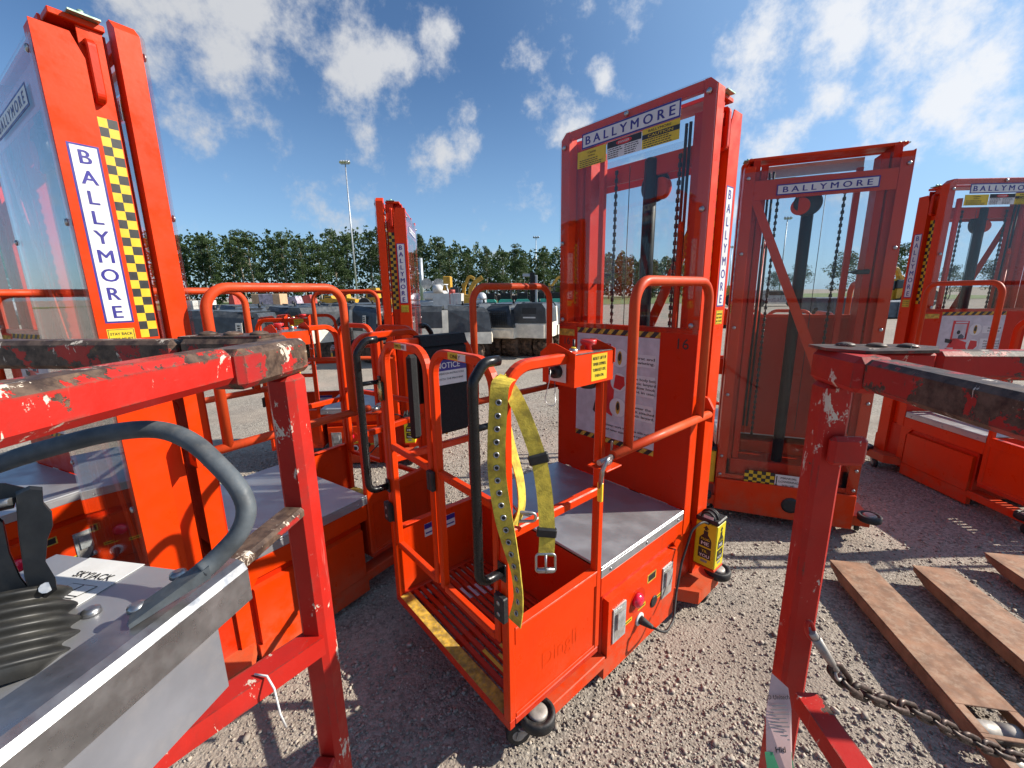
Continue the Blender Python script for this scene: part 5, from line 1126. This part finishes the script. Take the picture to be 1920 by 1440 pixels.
simple('water_tank', 'white plastic tank with red ribbed end behind the side-on roller', 'tank', None, (wx(841, Y), Y, 0),
       [('tank', 'tank_white', lambda m: m.prism([(-.46, -.4, 1.50), (-.46, -.4, 1.02), (-.22, -.4, .78), (.0, -.4, .78), (.12, -.4, 1.05), (.46, -.4, 1.08), (.48, -.4, 1.50)], (0, .8, 0))),
        ('rib', 'scrap_red', lambda m: m.box(.09, .11, -.412, .41, 1.1, 1.512, .002)), ('rib', 'wrap_film', lambda m: m.box(.20, .215, -.412, .41, 1.1, 1.512, .002)), ('rib', 'wrap_film', lambda m: m.box(.31, .325, -.412, .41, 1.1, 1.512, .002)),
        ('frame', 'plant_yellow', lambda m: (m.box(.42, .48, -.38, -.30, 0, 1.07, .01), m.box(-.46, -.40, -.38, -.30, 0, 1.0, .01), m.box(-.46, -.40, .3, .38, 0, 1.0, .01), m.box(.42, .48, .3, .38, 0, 1.07, .01))),
        ('filler_cap', 'scrap_red', lambda m: m.lathe([(.11, 0), (.11, .12), (.08, .13)], (.12, 0, 1.50), (0, 0, 1), 14))])
Y = 13.2
simple('steel_drum', 'silver cylindrical drum behind the left one of three rollers', 'drum', None, (wx(902, Y), Y, 0),
       [('shell', 'galvanised', lambda m: m.lathe([(.17, .0), (.17, 1.38), (.15, 1.45), (.08, 1.52)], (0, 0, 0), (0, 0, 1), 20)), ('band', 'bright_steel', lambda m: m.lathe([(.176, 1.30), (.18, 1.31), (.18, 1.36), (.176, 1.37)], (0, 0, 0), (0, 0, 1), 20))])
Y = 34.0
simple('loader', 'yellow loader with raised square bucket back above the white tank', 'loader', None, (wx(843, Y), Y, 0),
       [('body', 'plant_yellow', lambda m: (m.prism([(-.95, -.8, .7), (.95, -.8, .7), (.95, -.8, 1.5), (.4, -.8, 1.75), (-.85, -.8, 1.7)], (0, 1.6, 0)))), ('cab', 'plant_yellow', lambda m: m.box(-.40, .20, -.5, .5, 1.75, 2.85, .05)),
        ('wheel', 'black_rubber', lambda m: m.lathe([(.5, -.2), (.55, -.1), (.55, .1), (.5, .2)], (-.7, -.9, .55), (0, 1, 0), 20)), ('wheel', 'black_rubber', lambda m: m.lathe([(.5, -.2), (.55, -.1), (.55, .1), (.5, .2)], (.7, -.9, .55), (0, 1, 0), 20))])
def boom(lean):
    def f(m):
        m.sq(fillet([(0, 0, .9), (lean*.15, 0, 2.0), (lean*.9, 0, 2.85), (lean*1.6, 0, 2.6)], .25, 5), .22, .30, EY, 0, .02)
    return f
for i, (px, Yb, ln, lb) in enumerate(((869, 33.0, .55, 'yellow excavator with bent boom left of the curved yellow chute'), (1030, 38.0, .9, 'yellow excavator boom beyond the forklift mast'), (1685, 30.0, -.6, 'yellow excavator among the plant at the far right'))):
    simple('excavator', lb, 'excavator', 'excavators in the far yard', (wx(px, Yb), Yb, 0),
           [('boom', 'plant_yellow', boom(ln)), ('stick', 'plant_yellow', lambda m: m.box(-.10, .08, -.1, .1, .8, 2.3, .03)), ('house', 'plant_yellow', lambda m: m.prism([(-.9, -.8, .75), (.7, -.8, .75), (.7, -.8, 1.35), (.1, -.8, 1.45), (-.9, -.8, 1.4)], (0, 1.6, 0))), ('cab', 'car_glass', lambda m: m.box(-.9, -.25, -.75, .2, 1.4, 2.0, .05)),
            ('track', 'black_rubber', lambda m: m.prism([(-1.1, -1.0, .35), (-.9, -1.0, .02), (.9, -1.0, .02), (1.1, -1.0, .35), (.9, -1.0, .68), (-.9, -1.0, .68)], (0, .4, 0)))])
Y = 26.0
simple('wood_chipper', 'yellow wood chipper with curved discharge chute behind the guard loop', 'chipper', None, (wx(886, Y), Y, 0),
       [('chute', 'plant_yellow', lambda m: m.sq(fillet([(-.12, 0, 1.0), (-.10, 0, 1.75), (.15, 0, 2.15), (.62, 0, 2.45)], .35, 6), .26, .30, EY, 0, .02)), ('hopper', 'plant_yellow', lambda m: m.prism([(-.9, -.5, .6), (.6, -.5, .6), (.5, -.5, 1.25), (-.5, -.5, 1.25)], (0, 1.0, 0))), ('wheel', 'black_rubber', lambda m: m.lathe([(.30, -.1), (.33, -.05), (.33, .05), (.30, .1)], (0, -.6, .33), (0, 1, 0), 18))])
# row of aqua compactors with black handles
for i, px in enumerate((917, 948, 980, 1012, 1044)):
    Y = 20.0+.3*(i % 2)
    simple('plate_compactor', '%s aqua green compactor from the left behind the three rollers' % ('first', 'second', 'third', 'fourth', 'fifth')[i], 'compactor', 'aqua compactors in a row', (wx(px, Y), Y, 0),
           [('hood', 'aqua', lambda m: m.prism([(-.36, -.3, .75), (.36, -.3, .75), (.33, -.3, 1.12), (.26, -.3, 1.20), (-.26, -.3, 1.20), (-.33, -.3, 1.12)], (0, .6, 0))), ('base', 'dark_steel', lambda m: m.box(-.3, .3, -.35, .35, .05, .74, .03)),
            ('handle', 'black_paint', lambda m: (m.tube(fillet([(-.22, .3, .9), (-.22, .5, 1.75), (.22, .5, 1.75), (.22, .3, .9)], .08, 5), .025, 8), m.box(-.26, .26, .30, .42, 1.15, 1.5, .03)))])
for i in range(11):
    Y = 27.0+1.2*(i % 2); px = 925+i*13.5
    simple('tamper', '%s dark upright tamper from the left in the black row before the trees' % ('first', 'second', 'third', 'fourth', 'fifth', 'sixth', 'seventh', 'eighth', 'ninth', 'tenth', 'eleventh')[i], 'tamper', 'dark upright tampers', (wx(px, Y), Y, 0),
           [('engine', 'dark_steel', lambda m: (m.box(-.2, .2, -.2, .2, .75, 1.35, .04), m.lathe([(.14, .25), (.15, .75)], (0, 0, 0), (0, 0, 1), 12))), ('foot', 'dark_steel', lambda m: m.box(-.16, .16, -.2, .2, .02, .25, .02)),
            ('handle', 'black_paint', lambda m: m.tube(fillet([(-.2, .1, 1.1), (-.2, .3, 1.85), (.2, .3, 1.85), (.2, .1, 1.1)], .08, 5), .03, 8))])
Y = 12.6
simple('forklift_mast', 'tall black forklift mast with steel edge standing behind the third roller', 'forklift mast', None, (wx(1002, Y), Y, 0),
       [('rail', 'black_paint', lambda m: m.box(-.13, .01, -.06, .10, 0, zat(1000, 511, Y), .01)), ('rail', 'galvanised', lambda m: m.box(.02, .085, -.06, .10, 0, zat(1000, 516, Y), .01)), ('arm', 'galvanised', lambda m: m.box(-.34, -.131, -.03, .05, zat(1000, 515, Y)-.05, zat(1000, 513, Y), .005)), ('carriage', 'dark_steel', lambda m: m.box(-.5, .4, -.12, -.07, .12, .62, .01))])
# stock at the left
for i, (px, lb, mt) in enumerate(((357, 'grey concrete block stack beside the left checkered mast', 'block_grey'), (383, 'pale block stack with white tarp right of the grey one', 'tank_white'))):
    Y = 24.0+.4*i; root = empty('block_stack', (wx(px, Y), Y, 0))
    for r_i in range(4):
        for c_i in range(2):
            m = MB(); m.box(-.36+c_i*.365, -.005+c_i*.365, -.4, .4, .14+r_i*.30, .432+r_i*.30, .012); m.build('block', mt, root)
    m = MB(); m.box(-.38, .38, -.42, .42, .02, .135, .01); m.build('pallet', 'pallet_wood', root); tag(root, lb, 'block stack', 'block stacks')
for i, (px, Y, hh, lb) in enumerate(((492, 30.0, 1.72, 'pallet of brown cartons with dark wrap, left of two carton pallets'), (518, 29.5, 1.72, 'pallet of pale brown cartons in white film, right of two carton pallets'))):
    root = empty('carton_pallet', (wx(px, Y), Y, 0)); m = MB(); m.box(-.5, .5, -.5, .5, .02, .14, .01); m.build('pallet', 'pallet_wood', root)
    for k in range(2):
        for c_i in range(2):
            m = MB(); m.box(-.5+c_i*.502, -.002+c_i*.502, -.5, .5, .142+k*.78, .14+k*.78+.76, .02); m.build('carton', 'carton' if (k+c_i+i) % 2 else 'wrap_film', root)
    tag(root, lb, 'carton pallet', 'carton pallets')
for i, (px, Y, w2, h2, mt, lb) in enumerate(((552, 33, .9, 1.5, 'wrap_film', 'shrink-wrapped pallet load beside the carton pallets'), (580, 34, .8, 1.6, 'scrap_red', 'red stacked crates right of the shrink-wrapped pallet'), (440, 36, .5, 1.7, 'scrap_red', 'small red machine standing left of the carton pallets'), (465, 36, 1.0, .5, 'scrap_red', 'low red barrier on the grass edge left of the cartons'))):
    simple('stock_load', lb, 'stock', 'goods stacked at the grass edge', (wx(px, Y), Y, 0), [('load', mt, lambda m, w2=w2, h2=h2: (m.prism([(-w2/2, -.5, .13), (w2/2, -.5, .13), (w2/2*.9, -.5, h2*.7), (w2/2*.6, -.5, h2), (-w2/2*.7, -.5, h2*.96), (-w2/2, -.5, h2*.6)], (0, 1, 0)))), ('pallet', 'pallet_wood', lambda m, w2=w2: m.box(-w2/2, w2/2, -.5, .5, .02, .125, .01))])
def dozer(m, s=1.0): m.prism([(-1.3*s, -.6, .6), (1.2*s, -.6, .6), (1.2*s, -.6, 1.1), (.3*s, -.6, 1.25), (.2*s, -.6, 1.9*s), (-.6*s, -.6, 1.9*s), (-.7*s, -.6, 1.2), (-1.3*s, -.6, 1.1)], (0, 1.2, 0))
for i, (px, Y, s, lb) in enumerate(((622, 44, .8, 'small yellow tractor left of the light pole base'), (650, 46, .9, 'low yellow dozer at the foot of the tall light pole'), (705, 42, 1.15, 'yellow wheel loader partly hidden by the distant mast'), (1660, 30, 1.1, 'yellow dozer in the gap between the right masts'), (1705, 33, 1.2, 'large yellow machine left of the right-edge mast'), (1380, 40, 1.0, 'yellow machine seen between the two near right masts'))):
    simple('dozer', lb, 'dozer', 'yellow machines parked far off', (wx(px, Y), Y, 0), [('body', 'plant_yellow', lambda m, s=s: dozer(m, s)), ('cab_glass', 'car_glass', lambda m, s=s: m.box(-.55*s, .15*s, -.61, -.602, 1.3, 1.75*s, .001)),
        ('wheel', 'black_rubber', lambda m, s=s: m.lathe([(.5*s, -.15), (.55*s, -.08), (.55*s, .08), (.5*s, .15)], (-.8*s, -.7, .56*s), (0, 1, 0), 18)), ('wheel', 'black_rubber', lambda m, s=s: m.lathe([(.5*s, -.15), (.55*s, -.08), (.55*s, .08), (.5*s, .15)], (.8*s, -.7, .56*s), (0, 1, 0), 18))])
for i, (px, Y, zt_, lb) in enumerate(((1678, 21, .85, 'dark blue waste skip between the right masts'), (1560, 24, 1.0, 'dark waste skip seen through the clear back sheet'))):
    simple('waste_skip', lb, 'skip', 'waste skips', (wx(px, Y), Y, 0), [('bin', 'dumpster_blue', lambda m, z=zt_: m.prism([(-1.2, -.7, .08), (1.2, -.7, .08), (1.35, -.7, z), (-1.35, -.7, z)], (0, 1.4, 0))), ('rim', 'galvanised', lambda m, z=zt_: m.box(-1.37, 1.37, -.73, -.705, z-.06, z, .005)), ('rib', 'dumpster_blue', lambda m, z=zt_: m.box(-.4, -.34, -.74, -.702, .1, z-.07, .005)), ('rib', 'dumpster_blue', lambda m, z=zt_: m.box(.4, .46, -.74, -.702, .1, z-.07, .005))])
def car(m):
    prof = [(-2.1, .35), (2.1, .35), (2.15, .7), (1.9, .86), (1.0, .92), (.45, 1.38), (-1.1, 1.40), (-1.7, .98), (-2.15, .9)]
    m.prism([(a, -.85, b) for a, b in prof], (0, 1.7, 0))
for i, (px, Y, lb) in enumerate(((8, 27, 'silver parked car at the very left edge of the yard'), (36, 31, 'silver parked car behind the left guard rail, second from the edge'), (64, 35, 'grey parked car seen past the orange rail, third from the edge'), (1445, 38, 'grey parked car seen through the clear back sheet'))):
    simple('parked_car', lb, 'car', 'parked cars', (wx(px, Y), Y, 0), [('body', 'car_grey', car), ('side_glass', 'car_glass', lambda m: m.prism([(-1.05, -.853, .98), (.85, -.853, .98), (.42, -.853, 1.32), (-.95, -.853, 1.33)], (0, -.004, 0))), ('wheel', 'black_rubber', lambda m: m.lathe([(.30, -.1), (.33, -.06), (.33, .06), (.30, .1)], (-1.3, -.80, .33), (0, 1, 0), 18)), ('wheel', 'black_rubber', lambda m: m.lathe([(.30, -.1), (.33, -.06), (.33, .06), (.30, .1)], (1.3, -.80, .33), (0, 1, 0), 18))])
# grass verge in front of the trees
gm, nt = new_mat('grass')
P_ = nt.node('ShaderNodeNewGeometry').outputs['Position']
cg = nt.mix(nt.ramp(nt.noise(P_, .5, 5, .6), .35, .65), (.085, .13, .03), (.15, .18, .055))
bb = nt.node('ShaderNodeBsdfPrincipled', inp={'Base Color': cg, 'Roughness': .9}); finish(nt, bb.outputs[0])
m = MB(); m.add([(-120, 48, .03), (70, 52, .03), (110, 140, .03), (-150, 140, .03)], [(0, 1, 2, 3)]); tag(m.build('grass_verge', 'grass'), kind='structure')
# light poles
for i, (px, py, Y, nl, lb) in enumerate(((647, 303, 62.0, 4, 'tall steel floodlight pole standing before the treeline, left of the distant mast'), (1005, 444, 105.0, 3, 'far floodlight pole rising over the trees behind the rollers'), (1477, 408, 80.0, 3, 'floodlight pole seen through the clear back sheet'), (1373, 462, 110.0, 3, 'floodlight pole in the gap left of the clear back sheet'), (788, 484, 60.0, 0, 'short grey steel post beside the distant mast'))):
    top = aty(px, py, Y); root = empty('light_pole', (top.x, Y, 0)); zt_ = top.z
    m = MB(); m.cyl((0, 0, 0), (0, 0, zt_), (.14 if nl else .30), (.07 if nl else .28), n=12); m.build('pole', 'galvanised', root)
    if nl:
        m = MB(); m.box(-.6, .6, -.06, .06, zt_-.35, zt_-.25, .01); m.build('crossarm', 'galvanised', root)
        for k in range(nl):
            x = -.52+1.04*k/(nl-1); m = MB(); m.lathe([(.24, -.2), (.22, -.12), (.14, .12), (.06, .2)], (x, -.1, zt_), (0, .6, 1), 14); m.build('floodlight', 'lamp_glass', root)
    tag(root, lb, 'light pole', 'steel poles in the yard')

# ------------------------------------------------------------------ trees
def tree_proto(h, rx, seed, sparse=False, low=0.35):
    rg = np.random.default_rng(seed)
    m = MB(); segs = 7; tp = []
    lean = rg.uniform(-.02, .02, 2)
    pts = [V((lean[0]*h*i/segs*1.5+.12*math.sin(i*1.7+seed), lean[1]*h*i/segs, h*.93*i/segs)) for i in range(segs+1)]
    for i in range(segs):
        r0_ = h*.016*(1-i/segs*.88); r1_ = h*.016*(1-(i+1)/segs*.88); m.cyl(pts[i], pts[i+1], r0_, r1_, n=7, caps=(i == 0))
    blobs = []
    nb = 26 if not sparse else 22
    for k in range(nb):
        u = rg.uniform(low, 1.0); zc = h*u
        wid = rx*(math.sin(math.pi*min(1, max(0.05, (u-low*.75)/(1.06-low*.75))))**.7)
        a = rg.uniform(0, 6.283); rr = wid*rg.uniform(.15, .85)
        base = pts[min(segs, int(u*segs*.9))]
        c = V((base.x+rr*math.cos(a), base.y+rr*math.sin(a), zc)); s = rx*rg.uniform(.26, .50)*(0.8 if u > .85 else 1.0)
        blobs.append((c, s)); j = base.lerp(c, .92); m.cyl(V((base.x, base.y, max(h*.2, zc-rr*.6))), j, h*.0045, h*.0018, n=5, caps=False)
    trunk = m
    n = 4600 if not sparse else 3000
    pick = rg.integers(0, nb, n); V_ = []; F_ = []
    sz = .27 if not sparse else .16
    for i in range(n):
        c, s = blobs[pick[i]]; d = rg.normal(0, 1, 3); d /= np.linalg.norm(d); q = np.array(c)+d*s*rg.uniform(.55, 1.08)*np.array((1.15, 1.15, .72))
        a = rg.normal(0, 1, 3)+d*.6; a /= np.linalg.norm(a); b = np.cross(a, rg.normal(0, 1, 3)); b /= np.linalg.norm(b); c2 = np.cross(a, b); e = sz*rg.uniform(.55, 1.25)
        o = len(V_); V_ += [tuple(q+b*e*.6), tuple(q+c2*e*.42), tuple(q-b*e*.55), tuple(q-c2*e*.45)]; F_.append((o, o+1, o+2, o+3))
    cr = MB(); cr.add(V_, F_)
    return trunk, cr
def make_tree(name, tr, cr, mat):
    root = empty(name); tr.build('trunk', 'bark', root); cr.build('crown', mat, root, recalc=False); return root
protos = []
for k, (h, rx, mat) in enumerate(((16.0, 3.0, 'leaf_mid'), (17.5, 3.3, 'leaf_dark'), (15.0, 2.7, 'leaf_mid'), (18.0, 2.6, 'leaf_dark'), (13.0, 3.2, 'leaf_dark'), (11.0, 2.4, 'leaf_mid'))):
    protos.append((h, make_tree('woodland_tree', *tree_proto(h, rx, 10+k, low=(.38, .42, .30, .36, .25, .12)[k]), mat)))
def top_y(px):
    xs = [-120, 0, 45, 340, 430, 540, 600, 650, 700, 760, 800, 850, 930, 1000, 1060, 1150, 1300]
    ys = [418, 424, 432, 432, 440, 432, 444, 428, 424, 440, 446, 456, 470, 466, 464, 476, 490]
    return float(np.interp(px, xs, ys))
used = set(); spots = []
rg = random.Random(11)
px = -100.0
while px < 1290:
    spots.append((px+rg.uniform(-8, 8), 92+rg.uniform(-5, 7))); px += 29+rg.uniform(-5, 6)
def ordinal(n):
    names = 'first second third fourth fifth sixth seventh eighth ninth tenth eleventh twelfth thirteenth fourteenth fifteenth sixteenth seventeenth eighteenth nineteenth twentieth'.split()
    if n <= 20: return names[n-1]
    t = ['', '', 'twenty', 'thirty', 'forty', 'fifty'][n//10]
    return t+('-'+names[n % 10-1] if n % 10 else '') if n % 10 else {20: 'twentieth', 30: 'thirtieth', 40: 'fortieth', 50: 'fiftieth'}[n]
spots.sort()
ZONES = ((-6, 165, 'beside the far-left clear sheet'), (325, 1058, 'right of the left checkered mast'), (1080, 1225, 'behind the nearest clear guard'))
def zone(px):
    for i, z_ in enumerate(ZONES):
        if z_[0] <= px <= z_[1]: return i
    return None
cnt = [0, 0, 0]
for i, (px, Y) in enumerate(spots):
    zi = zone(px); k = rg.choice((0, 1, 2, 3, 0, 1, 3)); j1 = [rg.uniform(0, 1) for _ in range(4)]
    if zi is None: continue                                   # wholly hidden or out of the picture
    cnt[zi] += 1; h, pr = protos[k]
    o = pr if k not in used else copy_tree(pr); used.add(k)
    x = aty(px, 500, Y).x; ht = aty(px, top_y(px)-9+23*j1[0], Y).z
    s = ht/h; o.location = (x, Y, 0); o.rotation_euler = (0, 0, 6.28*j1[1]); o.scale = (s*(.8+.45*j1[2]), s*(.8+.45*j1[3]), s)
    tag(o, '%s tall tree from the left seen %s' % (ordinal(cnt[zi]), ZONES[zi][2]), 'tree', 'trees along the edge of the wood')
cnt = [0, 0, 0]; und = 0; px = -90.0
while px < 1290:
    k = 4 if und % 2 else 5; und += 1; zi = zone(px); j1 = [rg.uniform(0, 1) for _ in range(3)]
    if zi is not None:
        h, pr = protos[k]; o = pr if k not in used else copy_tree(pr); used.add(k); cnt[zi] += 1
        Y = 82+6*j1[0]; s = .42+.2*j1[1]; o.location = (aty(px, 500, Y).x, Y, -.2); o.scale = (s*1.2, s*1.2, s); o.rotation_euler = (0, 0, 6.28*j1[2])
        tag(o, '%s low bushy young tree from the left seen %s' % (ordinal(cnt[zi]), ZONES[zi][2]), 'tree', 'young trees at the foot of the wood')
    px += 84+rg.uniform(-18, 18)
for k in range(6):
    if k not in used:
        for ch in list(protos[k][1].children): bpy.data.objects.remove(ch)
        bpy.data.objects.remove(protos[k][1])
# the mass of the wood behind the front row
rgn = np.random.default_rng(5); n = 42000
pxs = rgn.uniform(-160, 1330, n); Ys = 100+rgn.uniform(0, 16, n); Vv = []; Fv = []
for i in range(n):
    p = aty(pxs[i], top_y(pxs[i])-3+9*math.sin(pxs[i]*.23)*math.sin(pxs[i]*.071+1), Ys[i]); z = p.z*rgn.uniform(0.02, 1.0)**.8*(.92+.08*math.sin(p.x*.9)*math.sin(p.x*.37+Ys[i]))
    a = rgn.normal(0, 1, 3); a[1] += -0.7; a /= np.linalg.norm(a); b = np.cross(a, rgn.normal(0, 1, 3)); b /= np.linalg.norm(b); c2 = np.cross(a, b); e = rgn.uniform(.35, .85); q = np.array((p.x, Ys[i], z)); o = len(Vv)
    Vv += [tuple(q+b*e*.6), tuple(q+c2*e*.45), tuple(q-b*e*.6), tuple(q-c2*e*.45)]; Fv.append((o, o+1, o+2, o+3))
m = MB(); m.add(Vv, Fv); tag(m.build('far_wood', 'leaf_dark', recalc=False), 'dense dark green wood behind the front row of trees', 'wood', kind='stuff')
# open trees at the right
tr, cr = tree_proto(6.0, 2.2, 31, True, .30); rp = make_tree('yard_tree', tr, cr, 'leaf_dark')
for i, (px, py, Y, lb) in enumerate(((1690, 462, 40, 'open-branched green tree in the gap left of the right-edge mast'), (1590, 476, 46, 'open-branched tree seen through the clear back sheet, right of its black cylinder'), (1500, 500, 52, 'small tree seen through the clear back sheet, left of its black cylinder'), (1455, 512, 58, 'small dark tree behind the diagonal brace of the clear back sheet'), (1790, 500, 50, 'tree seen through the clear guard of the right-edge lift'), (1870, 490, 48, 'tree at the right edge behind the clear guard'))):
    o = rp if i == 0 else copy_tree(rp); p = aty(px, py, Y); s = p.z/6.0; o.location = (p.x, Y, 0); o.scale = (s*1.1, s*1.1, s); o.rotation_euler = (0, 0, 1.3*i); tag(o, lb, 'tree', 'open trees at the right of the yard')
